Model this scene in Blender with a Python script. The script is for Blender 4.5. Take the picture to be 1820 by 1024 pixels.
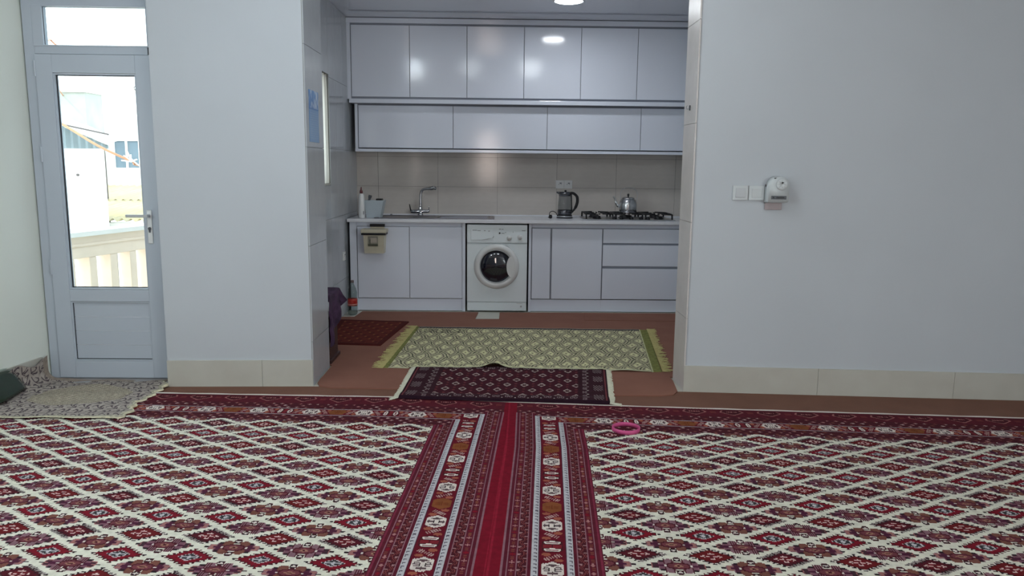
import bpy, bmesh, math, random
import numpy as np
from mathutils import Matrix, Vector
random.seed(7); rng = np.random.default_rng(7)
S = bpy.context.scene
C = S.collection
for o in list(bpy.data.objects): bpy.data.objects.remove(o)
PI = math.pi

# ---------------------------------------------------------------- camera, world, big lights, exposure
cd = bpy.data.cameras.new('camera'); cam = bpy.data.objects.new('camera', cd); C.objects.link(cam); S.camera = cam
cd.sensor_fit = 'HORIZONTAL'; cd.sensor_width = 36.0; cd.lens = 36.0*1370.0/1820.0
cd.clip_start = .05; cd.clip_end = 200
cam.matrix_world = (Matrix.Translation((0, 0, 1.3543)) @ Matrix.Rotation(-.0176, 4, 'Z')
                    @ Matrix.Rotation(PI/2-.1556, 4, 'X') @ Matrix.Rotation(.0106, 4, 'Z'))
w = bpy.data.worlds.new('overcast_sky'); S.world = w; w.use_nodes = True
wn = w.node_tree.nodes; wl = w.node_tree.links; bg = wn['Background']
tc = wn.new('ShaderNodeTexCoord'); sx = wn.new('ShaderNodeSeparateXYZ'); cr = wn.new('ShaderNodeValToRGB')
wl.new(tc.outputs['Generated'], sx.inputs[0]); wl.new(sx.outputs['Z'], cr.inputs[0]); wl.new(cr.outputs[0], bg.inputs[0])
cr.color_ramp.elements[0].color = (.93, .95, 1, 1); cr.color_ramp.elements[1].color = (.80, .89, 1, 1)
bg.inputs[1].default_value = 3.9
def area(name, loc, rot, sx_, sy_, power, color):
    d = bpy.data.lights.new(name, 'AREA'); d.shape = 'RECTANGLE'; d.size = sx_; d.size_y = sy_; d.energy = power; d.color = color
    o = bpy.data.objects.new(name, d); C.objects.link(o); o.location = loc; o.rotation_euler = rot; return o
sd_ = bpy.data.lights.new('hazy_sun', 'SUN'); sd_.energy = 2.6; sd_.angle = math.radians(4); sd_.color = (1, .97, .90)
so_ = bpy.data.objects.new('hazy_sun', sd_); C.objects.link(so_); so_.rotation_euler = Vector((.30, .66, -.70)).to_track_quat('-Z', 'Y').to_euler()
# left, rear, right: fill added before solid walls; pink: curtained window behind the camera
area('left_daylight_fill', (-3.12, 1.6, 1.6), (0, -PI/2, math.radians(8)), 1.3, 1.6, 46, (.84, .95, 1))
area('rear_daylight_fill', (3.6, -2.5, 1.5), (PI/2, 0, 0), 1.6, 1.3, 16, (.84, .95, 1))
area('daylight_pink_curtain', (-.26, -2.5, 1.55), (PI/2, 0, 0), .42, 1.1, 17, (1, .84, .76))
area('right_daylight_fill', (4.5, -1.4, 1.6), (0, PI/2, 0), 1.3, 1.6, 104, (.97, 1, .96))
S.view_settings.view_transform = 'Standard'; S.view_settings.look = 'None'; S.view_settings.gamma = 1
S.view_settings.use_curve_mapping = False; S.view_settings.exposure = 0.12
S.cycles.use_denoising = True

# ---------------------------------------------------------------- materials
def lin(c):
    r = []
    for v in c[:3]:
        v = v/255.
        r.append(v/12.92 if v <= .04045 else ((v+.055)/1.055)**2.4)
    return tuple(r)
def mat(name, col, rough=.5, metal=0., noise=None, bump=None, trans=0., emit=None, alpha=1., ior=1.45, coat=0., stretch=None):
    m = bpy.data.materials.new(name); m.use_nodes = True; nt = m.node_tree; n = nt.nodes; l = nt.links
    b = n['Principled BSDF']; c = lin(col)
    b.inputs['Base Color'].default_value = (*c, 1); b.inputs['Roughness'].default_value = rough; b.inputs['Metallic'].default_value = metal
    b.inputs['IOR'].default_value = ior; b.inputs['Transmission Weight'].default_value = trans; b.inputs['Coat Weight'].default_value = coat
    if emit: b.inputs['Emission Color'].default_value = (*lin(emit[0]), 1); b.inputs['Emission Strength'].default_value = emit[1]
    def coord():
        t = n.new('ShaderNodeTexCoord')
        if stretch:
            mp = n.new('ShaderNodeMapping'); mp.inputs['Scale'].default_value = stretch; l.new(t.outputs['Object'], mp.inputs[0]); return mp.outputs[0]
        return t.outputs['Object']
    if noise:
        sc, amt = noise[:2]; col2 = lin(noise[2]) if len(noise) > 2 else tuple(v*.55 for v in c)
        t = n.new('ShaderNodeTexNoise'); t.inputs['Scale'].default_value = sc; t.inputs['Detail'].default_value = 5
        r = n.new('ShaderNodeMapRange'); r.inputs['From Min'].default_value = .35; r.inputs['From Max'].default_value = .7; r.inputs['To Max'].default_value = amt
        mx = n.new('ShaderNodeMix'); mx.data_type = 'RGBA'; mx.inputs['A'].default_value = (*c, 1); mx.inputs['B'].default_value = (*col2, 1)
        l.new(coord(), t.inputs[0]); l.new(t.outputs[0], r.inputs[0]); l.new(r.outputs[0], mx.inputs['Factor']); l.new(mx.outputs['Result'], b.inputs['Base Color'])
    if bump:
        t = n.new('ShaderNodeTexNoise'); t.inputs['Scale'].default_value = bump[0]; t.inputs['Detail'].default_value = 3
        bp = n.new('ShaderNodeBump'); bp.inputs['Strength'].default_value = bump[1]; bp.inputs['Distance'].default_value = .01
        l.new(coord(), t.inputs[0]); l.new(t.outputs[0], bp.inputs['Height']); l.new(bp.outputs[0], b.inputs['Normal'])
    return m
M = {}
M['wall'] = mat('wall_paint', (192, 198, 204), .75, noise=(1.3, .10), bump=(140, .03))
M['lwall'] = mat('wall_paint_with_side_light', (228, 234, 226), .75, noise=(1.3, .08), bump=(140, .03))  # brighter, greener light on the left wall is put into its paint colour
M['dsteel'] = mat('dark_polished_steel', (112, 114, 120), .22, 1., noise=(20, .2))
M['sock'] = mat('slightly_grey_rocker', (188, 192, 196), .35, noise=(3, .05))
M['wplas'] = mat('off_white_switch_plastic', (200, 206, 208), .35, noise=(3, .05))
M['sillgrey'] = mat('grey_threshold_marble', (150, 148, 148), .4, noise=(9, .3))
M['ceil'] = mat('hall_ceiling_paint', (232, 234, 236), .8, noise=(1.5, .05))
M['kceil'] = mat('glossy_kitchen_ceiling', (216, 221, 233), .05, noise=(2, .06), ior=2.1)
M['base'] = mat('cream_marble', (190, 189, 180), .35, noise=(7, .35, (172, 168, 158)), bump=(20, .02))
M['floor'] = mat('pale_floor_tile', (205, 203, 190), .3, noise=(5, .2))
M['tile'] = mat('greige_wall_tile', (200, 194, 188), .11, noise=(9, .35, (186, 180, 174)), bump=(30, .015), stretch=(1, 1, 3))
M['ltile'] = mat('grey_wall_tile', (178, 183, 188), .12, noise=(9, .35, (166, 170, 174)), bump=(30, .015))
M['jtile'] = mat('pale_jamb_tile', (208, 203, 200), .34, noise=(9, .35, (180, 176, 172)), bump=(30, .015))
M['grout'] = mat('tile_grout', (120, 118, 114), .9, noise=(60, .3))
M['cab'] = mat('white_gloss_laminate', (225, 231, 244), .11, noise=(1.5, .05))
M['cabin'] = mat('cabinet_recess', (150, 155, 168), .4, noise=(4, .2))
M['top'] = mat('white_worktop', (222, 224, 230), .25, noise=(30, .05))
M['pvc'] = mat('white_upvc', (182, 191, 202), .35, noise=(2, .05))
M['gasket'] = mat('black_rubber_gasket', (32, 34, 40), .6, noise=(40, .2))
M['steel'] = mat('brushed_steel', (190, 192, 196), .28, 1., noise=(60, .2), stretch=(1, 12, 1))
M['sinksteel'] = mat('sink_steel', (118, 118, 126), .3, 1., noise=(60, .2), stretch=(1, 12, 1))
M['chrome'] = mat('chrome', (205, 208, 212), .1, 1., noise=(3, .05))
M['alu'] = mat('worn_aluminium', (205, 207, 210), .27, 1., noise=(25, .25))
M['black'] = mat('black_plastic', (22, 22, 26), .4, noise=(50, .15))
M['iron'] = mat('cast_iron', (26, 26, 30), .55, noise=(80, .3), bump=(200, .1))
M['white'] = mat('white_plastic', (226, 228, 228), .3, noise=(3, .05))
M['wash'] = mat('white_enamel', (234, 243, 247), .25, noise=(3, .04))
M['wgrey'] = mat('pale_grey_plastic', (186, 190, 192), .4, noise=(10, .1))
M['mark'] = mat('dark_grey_print', (70, 74, 80), .5, noise=(200, .5, (120, 124, 130)))
M['drum'] = mat('drum_glass', (16, 18, 30), .06, coat=1., noise=(18, .6, (40, 44, 62)))
M['brown'] = mat('brown_felt_carpet', (122, 84, 68), .95, noise=(7, .35, (106, 72, 58)), bump=(350, .35))
M['brown2'] = mat('brown_felt_lightened', (142, 96, 80), .95, noise=(5, .4, (124, 80, 66)), bump=(350, .35))  # same felt as the hall carpet, colour lightened to offset weak kitchen light
M['cream'] = mat('cream_plastic', (196, 190, 170), .4, noise=(20, .1))
M['pink'] = mat('pink_rubber', (205, 84, 138), .55, noise=(60, .15))
M['purple'] = mat('purple_velvet_cloth', (78, 54, 84), .85, noise=(16, .9, (44, 28, 50)), bump=(60, .3))
M['wood'] = mat('dark_brown_wood', (66, 44, 42), .45, noise=(6, .5), stretch=(1, 6, 1))
M['mauve'] = mat('mauve_grey_plastic', (168, 156, 158), .5, noise=(20, .1))
M['red'] = mat('red_label_print', (176, 34, 28), .4, noise=(60, .35, (205, 120, 110)))
M['redcap'] = mat('dull_red_plastic', (104, 50, 54), .4, noise=(30, .1))
M['lblue'] = mat('pale_blue_grey_plastic', (182, 194, 202), .4, noise=(20, .08))
M['green'] = mat('folded_green_cloth', (56, 76, 58), .9, noise=(30, .5, (70, 66, 56)), bump=(120, .3))
M['selv'] = mat('white_cotton_edge', (226, 214, 205), .9, noise=(120, .2))
M['strand'] = mat('yellow_green_yarn', (186, 176, 120), .9, noise=(40, .4, (150, 140, 84)))
M['wstrand'] = mat('off_white_yarn', (205, 204, 184), .9, noise=(40, .3))
M['lampon'] = mat('lit_diffuser', (255, 255, 255), .5, emit=((240, 248, 255), 20.))
M['spot'] = mat('lit_ceiling_lamp', (255, 255, 255), .5, emit=((225, 242, 255), 70.))
M['dimspot'] = mat('dim_ceiling_lamp', (255, 255, 255), .5, emit=((225, 242, 255), 7.))
M['beige'] = mat('beige_render', (236, 219, 200), .8, noise=(8, .15), bump=(60, .1))
M['wrend'] = mat('white_render', (236, 236, 232), .85, noise=(3, .35, (205, 208, 202)), bump=(40, .1))
M['grend'] = mat('grey_cement_render', (150, 156, 150), .9, noise=(2.5, .5, (190, 192, 184)), bump=(40, .1))
M['eternit'] = mat('yellowed_fibre_cement', (224, 212, 170), .9, noise=(3, .6, (206, 200, 184)), stretch=(3, .6, 1))
M['zinc'] = mat('weathered_zinc_sheet', (150, 164, 168), .55, noise=(4, .3))
M['cable'] = mat('orange_cable_sheath', (196, 140, 104), .6, noise=(30, .2))
M['darkcable'] = mat('dark_cable', (86, 80, 78), .6, noise=(30, .2))
M['dish'] = mat('rusty_dish', (150, 132, 122), .7, noise=(6, .4))
def glass(name, tint=(255, 255, 255), rough=0.):
    m = bpy.data.materials.new(name); m.use_nodes = True; n = m.node_tree.nodes; l = m.node_tree.links
    n.remove(n['Principled BSDF'])
    t = n.new('ShaderNodeBsdfTransparent'); g = n.new('ShaderNodeBsdfGlossy'); fr = n.new('ShaderNodeLayerWeight'); pw = n.new('ShaderNodeMath'); ma = n.new('ShaderNodeMath'); mx = n.new('ShaderNodeMixShader')
    t.inputs[0].default_value = (*lin(tint), 1); g.inputs['Roughness'].default_value = rough; pw.operation = 'POWER'; pw.inputs[1].default_value = 4.; ma.operation = 'MULTIPLY_ADD'; ma.inputs[1].default_value = .6; ma.inputs[2].default_value = .05
    l.new(fr.outputs['Facing'], pw.inputs[0]); l.new(pw.outputs[0], ma.inputs[0]); l.new(ma.outputs[0], mx.inputs[0]); l.new(t.outputs[0], mx.inputs[1]); l.new(g.outputs[0], mx.inputs[2]); l.new(mx.outputs[0], n['Material Output'].inputs[0])
    return m
M['glass'] = glass('clear_window_glass', (244, 250, 250), .02)
M['kglass'] = glass('kettle_glass', (215, 218, 220), .04)
M['film'] = glass('clear_plastic_film', (206, 214, 212), .15)
M['pet'] = glass('clear_bottle_plastic', (214, 222, 220), .08)
M['dglass'] = mat('reflecting_house_glass', (120, 138, 150), .08, noise=(2, .4, (70, 80, 92)))
def cloth_translucent(name, col):
    m = bpy.data.materials.new(name); m.use_nodes = True; n = m.node_tree.nodes; l = m.node_tree.links
    b = n['Principled BSDF']; b.inputs['Base Color'].default_value = (*lin(col), 1); b.inputs['Roughness'].default_value = .9
    t = n.new('ShaderNodeBsdfTranslucent'); t.inputs[0].default_value = (*lin(col), 1); mx = n.new('ShaderNodeMixShader'); mx.inputs[0].default_value = .6
    l.new(b.outputs[0], mx.inputs[1]); l.new(t.outputs[0], mx.inputs[2]); l.new(mx.outputs[0], n['Material Output'].inputs[0])
    return m
M['curtain'] = cloth_translucent('white_curtain_cloth', (240, 236, 226))
def knotmat(name, rough=.95, var=.18):
    m = bpy.data.materials.new(name); m.use_nodes = True; n = m.node_tree.nodes; l = m.node_tree.links; b = n['Principled BSDF']
    a = n.new('ShaderNodeAttribute'); a.attribute_name = 'knot'; t = n.new('ShaderNodeTexNoise'); t.inputs['Scale'].default_value = 45; t.inputs['Detail'].default_value = 4
    r = n.new('ShaderNodeMapRange'); r.inputs['From Min'].default_value = .3; r.inputs['From Max'].default_value = .7; r.inputs['To Min'].default_value = 1-var; r.inputs['To Max'].default_value = 1+var*.4
    mx = n.new('ShaderNodeVectorMath'); mx.operation = 'SCALE'; tc = n.new('ShaderNodeTexCoord')
    l.new(tc.outputs['Object'], t.inputs[0]); l.new(t.outputs[0], r.inputs[0]); l.new(a.outputs['Color'], mx.inputs[0]); l.new(r.outputs[0], mx.inputs['Scale'])
    l.new(mx.outputs[0], b.inputs['Base Color']); b.inputs['Roughness'].default_value = rough; b.inputs['Specular IOR Level'].default_value = .15
    return m
M['knots'] = knotmat('knotted_wool_pile'); M['weave'] = knotmat('flat_woven_wool', .95, .25)

# ---------------------------------------------------------------- building helpers
WM = {}
def thing(name, label, cat, loc=(0, 0, 0), rotz=0., group=None, kind=None):
    o = bpy.data.objects.new(name, None); C.objects.link(o); o.location = loc; o.rotation_euler = (0, 0, rotz); o.empty_display_size = .1
    if label: o['label'] = label
    if cat: o['category'] = cat
    if group: o['group'] = group
    if kind: o['kind'] = kind
    WM[o] = Matrix.Translation(loc) @ Matrix.Rotation(rotz, 4, 'Z'); return o
def obj(name, bm, m, parent=None, smooth=False, local=False, label=None, kind=None):
    me = bpy.data.meshes.new(name)
    if isinstance(bm, bmesh.types.BMesh): bmesh.ops.recalc_face_normals(bm, faces=bm.faces); bm.to_mesh(me); bm.free()
    else: me = bm
    me.materials.clear()
    for x in (m if isinstance(m, list) else [m]): me.materials.append(x)
    if smooth: me.shade_smooth() if hasattr(me, 'shade_smooth') else None
    o = bpy.data.objects.new(name, me); C.objects.link(o)
    if parent is not None:
        o.parent = parent; W = WM[parent]; WM[o] = W
        if not local: me.transform(W.inverted())
    else: WM[o] = Matrix.Identity(4)
    if label: o['label'] = label
    if kind: o['kind'] = kind
    return o
def tag(o, label, cat, group=None): o['label'] = label; o['category'] = cat; (o.__setitem__('group', group) if group else None); return o
def struct(name, bm, m, parent=None):
    o = obj(name, bm, m, parent)
    if parent is None: o['kind'] = 'structure'
    return o
def piece(me, name, parent, loc, rotz=0.):
    o = bpy.data.objects.new(name, me); C.objects.link(o); o.parent = parent
    o.matrix_local = WM[parent].inverted() @ Matrix.Translation(loc) @ Matrix.Rotation(rotz, 4, 'Z'); return o
def box(bm, x0, x1, y0, y1, z0, z1, bev=0.):
    vs = [bm.verts.new(p) for p in ((x0, y0, z0), (x1, y0, z0), (x1, y1, z0), (x0, y1, z0), (x0, y0, z1), (x1, y0, z1), (x1, y1, z1), (x0, y1, z1))]
    fs = [bm.faces.new([vs[i] for i in f]) for f in ((3, 2, 1, 0), (4, 5, 6, 7), (0, 1, 5, 4), (1, 2, 6, 5), (2, 3, 7, 6), (3, 0, 4, 7))]
    if bev:
        es = set(e for f in fs for e in f.edges)
        bmesh.ops.bevel(bm, geom=list(es), offset=bev, segments=2, affect='EDGES', profile=.6)
    return vs
def bx(*a, bev=0.): bm = bmesh.new(); box(bm, *a, bev=bev); return bm
def prism(bm, pts, z0, z1):
    lo = [bm.verts.new((p[0], p[1], z0)) for p in pts]; hi = [bm.verts.new((p[0], p[1], z1)) for p in pts]; n = len(pts)
    bm.faces.new(lo[::-1]); bm.faces.new(hi)
    for i in range(n): bm.faces.new((lo[i], lo[(i+1) % n], hi[(i+1) % n], hi[i]))
def tube(bm, pts, r, n=8, cap=True):
    pts = [Vector(p) for p in pts]; rs = r if isinstance(r, (list, tuple)) else [r]*len(pts); rings = []; up = None
    for i, p in enumerate(pts):
        d = (pts[min(i+1, len(pts)-1)]-pts[max(i-1, 0)]).normalized()
        if up is None: up = d.orthogonal().normalized()
        up = (up-d*up.dot(d)).normalized(); s = d.cross(up)
        rings.append([bm.verts.new(p+(up*math.cos(2*PI*k/n)+s*math.sin(2*PI*k/n))*rs[i]) for k in range(n)])
    for a, b in zip(rings, rings[1:]):
        for k in range(n): bm.faces.new((a[k], a[(k+1) % n], b[(k+1) % n], b[k]))
    if cap: bm.faces.new(rings[0][::-1]); bm.faces.new(rings[-1])
def lathe(bm, prof, cx, cy, n=28, axis='Z', base=0.):
    """prof = [(radius, height)]; axis Z stands at (cx,cy); axis Y: centre (cx, z=cy), heights along -Y from base"""
    rings = []
    for r, h in prof:
        ring = []
        for k in range(n):
            a = 2*PI*k/n
            ring.append(bm.verts.new((cx+r*math.cos(a), cy+r*math.sin(a), h)) if axis == 'Z' else bm.verts.new((cx+r*math.cos(a), base-h, cy+r*math.sin(a))))
        rings.append(ring)
    for a, b in zip(rings, rings[1:]):
        for k in range(n): bm.faces.new((a[k], a[(k+1) % n], b[(k+1) % n], b[k]))
    if prof[0][0] > 1e-4: bm.faces.new(rings[0][::-1])
    if prof[-1][0] > 1e-4: bm.faces.new(rings[-1])
def smoothpts(pts, k=6):
    P = [np.array(p, float) for p in pts]; out = []
    for i in range(len(P)-1):
        p0, p1, p2, p3 = P[max(i-1, 0)], P[i], P[i+1], P[min(i+2, len(P)-1)]
        for t in np.linspace(0, 1, k, endpoint=False):
            out.append(tuple(.5*((2*p1)+(p2-p0)*t+(2*p0-5*p1+4*p2-p3)*t*t+(3*p1-p0-3*p2+p3)*t**3)))
    out.append(tuple(P[-1])); return out
def grid(name, X, Y, Z, col):
    """a cloth of knots: X,Y,Z are (nv+1,nu+1) arrays of corners, col (nv,nu,3) sRGB 0-255 per knot"""
    nv, nu = col.shape[:2]; me = bpy.data.meshes.new(name); co = np.stack([X, Y, Z], -1).reshape(-1, 3).astype(np.float32)
    me.vertices.add(len(co)); me.vertices.foreach_set('co', co.ravel())
    idx = np.arange((nv+1)*(nu+1), dtype=np.int32).reshape(nv+1, nu+1)
    q = np.stack([idx[:-1, :-1], idx[:-1, 1:], idx[1:, 1:], idx[1:, :-1]], -1).reshape(-1, 4)
    p0, p1, p2 = co[q[:, 0]], co[q[:, 1]], co[q[:, 2]]
    if np.cross(p1-p0, p2-p1)[:, 2].mean() < 0: q = q[:, ::-1]
    nf = len(q); me.loops.add(nf*4); me.loops.foreach_set('vertex_index', np.ascontiguousarray(q).ravel())
    me.polygons.add(nf); me.polygons.foreach_set('loop_start', np.arange(nf, dtype=np.int32)*4)
    me.update(calc_edges=True)
    c = col.reshape(-1, 3)/255.; c = np.where(c <= .04045, c/12.92, ((c+.055)/1.055)**2.4)
    at = me.attributes.new('knot', 'FLOAT_COLOR', 'FACE'); at.data.foreach_set('color', np.concatenate([c, np.ones((nf, 1))], 1).astype(np.float32).ravel())
    return me
def drop_rim(Z, z=0.0):
    Z[0, :] = z; Z[-1, :] = z; Z[:, 0] = z; Z[:, -1] = z

# ---------------------------------------------------------------- room shell
XL = lambda y: -2.809-.137*(4.771-y)          # left hall wall face
YR = lambda x: 4.572-.0737*(x-1.134)          # right hall wall face
YP = lambda x: 4.617+.0404*(x+2.02)           # pier face beside the door
f = bmesh.new(); box(f, -4.2, 4.9, -2.8, 8.0, -.12, 0.); struct('floor', f, M['floor'])
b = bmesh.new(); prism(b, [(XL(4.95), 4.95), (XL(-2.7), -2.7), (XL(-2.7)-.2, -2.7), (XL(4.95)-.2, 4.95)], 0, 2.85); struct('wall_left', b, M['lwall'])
b = bmesh.new(); prism(b, [(-2.02, YP(-2.02)), (-1.15, YP(-1.15)), (-1.15, 5.10), (-2.02, 5.10)], 0, 2.85); struct('wall_pier', b, M['wall'])
b = bmesh.new(); prism(b, [(1.147, YR(1.147)), (4.75, YR(4.75)), (4.75, 4.85), (1.147, 4.85)], 0, 2.85); struct('wall_right_of_opening', b, M['wall'])
struct('wall_header', bx(-1.15, 1.147, 4.62, 5.10, 2.69, 2.85), M['wall'])
b = bmesh.new(); box(b, -2.81, -2.02, 4.68, 4.95, 2.31, 2.85); struct('wall_over_door', b, M['wall'])
struct('wall_rear', bx(-4.1, 4.75, -2.8, -2.6, 0, 2.85), M['wall'])
struct('wall_right', bx(4.6, 4.8, -2.8, 4.5, 0, 2.85), M['wall'])
b = bmesh.new(); prism(b, [(-4.1, -2.8), (4.8, -2.8), (4.8, 4.62), (-1.1, 4.7), (-3.0, 4.95)], 2.85, 2.95); struct('ceiling', b, M['ceil'])
struct('ceiling_kitchen', bx(-1.7, 2.05, 4.86, 8.0, 2.69, 2.95), M['kceil'])
struct('wall_kitchen_right', bx(1.85, 2.05, 4.85, 7.95, 0, 2.69), M['ltile'])
# skirting slabs: marble pieces side by side
def skirting(name, pts_fn, xs, along):
    t = bpy.data.objects.new(name, None); C.objects.link(t); t['kind'] = 'structure'; WM[t] = Matrix.Identity(4)
    for a, c in zip(xs, xs[1:]):
        b = bmesh.new(); e = .001
        if along == 'X': prism(b, [(a+e, pts_fn(a)-.012), (c-e, pts_fn(c)-.012), (c-e, pts_fn(c)+.002), (a+e, pts_fn(a)+.002)], 0, .166)
        else: prism(b, [(pts_fn(a)+.012, a+e), (pts_fn(a)-.002, a+e), (pts_fn(c)-.002, c-e), (pts_fn(c)+.012, c-e)], 0, .166)
        obj('slab', b, M['base'], t)
skirting('baseboard_pier', YP, [-2.02, -1.45, -1.142], 'X')
skirting('baseboard_right', YR, [1.137, 1.94, 2.74, 3.54, 4.34, 4.6], 'X')
skirting('baseboard_left', XL, [-2.6, -1.8, -1, -.2, .6, 1.4, 2.2, 3., 3.8, 4.68], 'Y')
# kitchen tile walls: mortar bed behind, each tile a piece
def tilewall(name, m, bed, plane, us, zs, axis, hole=None):
    t = struct(name, bed, M['grout']); cache = {}
    for u0, u1 in zip(us, us[1:]):
        for z0, z1 in zip(zs, zs[1:]):
            segs = [(u0, u1, z0, z1)]
            if hole:
                h0, h1, k0, k1 = hole
                if u0 < h1 and u1 > h0 and z0 < k1 and z1 > k0:
                    segs = []
                    if u0 < h0: segs.append((u0, h0, z0, z1))
                    if u1 > h1: segs.append((h1, u1, z0, z1))
                    a, c = max(u0, h0), min(u1, h1)
                    if z0 < k0: segs.append((a, c, z0, k0))
                    if z1 > k1: segs.append((a, c, k1, z1))
            for (a, c, d, e) in segs:
                key = (round(c-a, 4), round(e-d, 4))
                if key not in cache:
                    g = .0012; bm = bmesh.new()
                    if axis == 'X': box(bm, g, c-a-g, -.008, 0, g, e-d-g)
                    elif axis == 'Y+': box(bm, 0, .008, g, c-a-g, g, e-d-g)
                    else: box(bm, -.008, 0, g, c-a-g, g, e-d-g)
                    me = bpy.data.meshes.new('tile'); bmesh.ops.recalc_face_normals(bm, faces=bm.faces); bm.to_mesh(me); bm.free(); me.materials.append(m); cache[key] = me
                piece(cache[key], 'tile', t, (a, plane, d) if axis == 'X' else (plane, a, d))
    return t
tilewall('wall_kitchen_back', M['tile'], bx(-1.7, 2.0, 7.738, 7.95, 0, 2.69), 7.738, [-1.42, -1.20, -.61, -.02, .57, 1.16, 1.75, 1.85], [0, .575, .865, 1.155, 1.445, 1.735, 2.025, 2.69], 'X')
b = bmesh.new()
for r in ((5.10, 7.74, 0, 1.19), (5.10, 7.74, 2.09, 2.69), (5.10, 5.78, 1.19, 2.09), (6.545, 7.74, 1.19, 2.09)): box(b, -1.66, -1.418, *r)
tilewall('wall_kitchen_left', M['ltile'], b, -1.418, [5.10, 5.36, 5.65, 5.94, 6.23, 6.52, 6.81, 7.10, 7.39, 7.68, 7.738], [0, .33, .91, 1.49, 2.07, 2.69], 'Y+', hole=(5.78, 6.545, 1.19, 2.09))
tilewall('trim_1', M['ltile'], bx(-1.15, -1.148, 4.652, 5.10, 0, 2.69), -1.148, [4.652, 5.10], [0, .28, .87, 1.46, 2.05, 2.64, 2.69], 'Y+')
tilewall('trim_2', M['jtile'], bx(1.145, 1.147, 4.572, 4.85, 0, 2.69), 1.145, [4.562, 4.85], [0, .46, 1.04, 1.62, 2.20, 2.69], 'Y-')
struct('trim_3', bx(-2.80, -2.025, 4.63, 4.80, 0., .018), M['sillgrey'])      # marble threshold

# ---------------------------------------------------------------- balcony door (door_1)
D = 4.74
dr = thing('door_1', None, None, (-2.42, D, 0), kind='structure')
def ring(bm, x0, x1, z0, z1, w0, y0, y1, wr=None, wt=None, wb=None):
    wr = w0 if wr is None else wr; wt = w0 if wt is None else wt; wb = w0 if wb is None else wb
    box(bm, x0, x0+w0, y0, y1, z0, z1, .002); box(bm, x1-wr, x1, y0, y1, z0, z1, .002)
    box(bm, x0+w0, x1-wr, y0, y1, z1-wt, z1, .002); box(bm, x0+w0, x1-wr, y0, y1, z0, z0+wb, .002)
b = bmesh.new(); ring(b, -2.80, -2.022, .018, 2.31, .06, D+.0, D+.065, wt=.05, wb=.001); box(b, -2.74, -2.06, D, D+.065, 1.985, 2.03, .002); obj('frame', b, M['pvc'], dr)
b = bmesh.new(); ring(b, -2.742, -2.04, 2.028, 2.262, .058, D-.004, D+.05, wr=.02, wt=.008, wb=.008)
ts = obj('transom_sash', b, M['pvc'], dr); obj('pane', bx(-2.685, -2.05, D+.02, D+.026, 2.03, 2.256), M['glass'], ts)
b = bmesh.new(); ring(b, -2.687, -2.058, 2.033, 2.257, .004, D+.012, D+.02); obj('gasket', b, M['gasket'], ts)
b = bmesh.new()
box(b, -2.738, -2.64, D-.014, D+.05, .024, 1.982, .003); box(b, -2.155, -2.062, D-.014, D+.05, .024, 1.982, .003)
for z0, z1 in ((1.876, 1.982), (.508, .582), (.024, .130)): box(b, -2.64, -2.155, D-.014, D+.05, z0, z1, .003)
for (z0, z1) in ((.584, 1.874), (.132, .506)):     # chamfered glazing beads
    for x in (-2.64, -2.163): box(b, x, x+.008, D-.008, D+.012, z0, z1)
    for z in (z0, z1-.008): box(b, -2.632, -2.163, D-.008, D+.012, z, z+.008)
leaf = obj('door_leaf', b, M['pvc'], dr)
obj('pane', bx(-2.634, -2.161, D+.018, D+.024, .59, 1.87), M['glass'], leaf)
b = bmesh.new(); ring(b, -2.632, -2.163, .592, 1.866, .005, D+.008, D+.018); ring(b, -2.634, -2.161, .138, .500, .005, D+.0, D+.012); obj('gasket', b, M['gasket'], leaf)
for k in range(4):
    z0 = .144+k*.0885; obj('board', bx(-2.628, -2.167, D+.001, D+.013, z0, z0+.0868, bev=.0015), M['pvc'], leaf)
b = bmesh.new(); box(b, -2.137, -2.107, D-.022, D-.014, .87, 1.075, .006); obj('handle_plate', b, M['white'], leaf)
b = bmesh.new(); tube(b, [(-2.122, D-.02, 1.04), (-2.122, D-.058, 1.04)], .010); box(b, -2.243, -2.112, D-.070, D-.056, 1.031, 1.049, .004); obj('lever', b, M['wgrey'], leaf)
b = bmesh.new(); lathe(b, [(.009, .0), (.009, .006), (.005, .007)], -2.122, .962, 14, 'Y', D-.022); box(b, -2.127, -2.117, D-.027, D-.022, .938, .962); obj('lock_cylinder', b, M['mark'], leaf)
for z in (1.90, 1.40, .72):
    b = bmesh.new(); tube(b, [(-2.742, D-.010, z-.045), (-2.742, D-.010, z+.045)], .007); obj('hinge', b, M['pvc'], dr)

# kitchen window with its curtain (window_1)
wd = thing('window_1', None, None, (-1.5, 6.16, 1.19), kind='structure')
b = bmesh.new()
box(b, -1.62, -1.55, 5.78, 5.84, 1.19, 2.09); box(b, -1.62, -1.55, 6.485, 6.545, 1.19, 2.09); box(b, -1.62, -1.55, 5.84, 6.485, 1.19, 1.25); box(b, -1.62, -1.55, 5.84, 6.485, 2.03, 2.09); box(b, -1.61, -1.56, 6.13, 6.17, 1.25, 2.03)
obj('frame', b, M['pvc'], wd); obj('pane', bx(-1.588, -1.582, 5.84, 6.485, 1.25, 2.03), M['glass'], wd)
obj('sill', bx(-1.56, -1.416, 5.785, 6.54, 1.19, 1.205, bev=.002), M['base'], wd)
nu, nv = 90, 20; u = np.linspace(5.782, 6.543, nu+1); z = np.linspace(1.208, 2.086, nv+1); U, Zz = np.meshgrid(u, z)
bm = bmesh.new(); Xc = -1.432+.010*np.sin(U*62)+.004*np.sin(U*151+Zz*3)
vs = [[bm.verts.new((Xc[j, i], U[j, i], Zz[j, i])) for i in range(nu+1)] for j in range(nv+1)]
for j in range(nv):
    for i in range(nu): bm.faces.new((vs[j][i], vs[j][i+1], vs[j+1][i+1], vs[j+1][i]))
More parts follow.
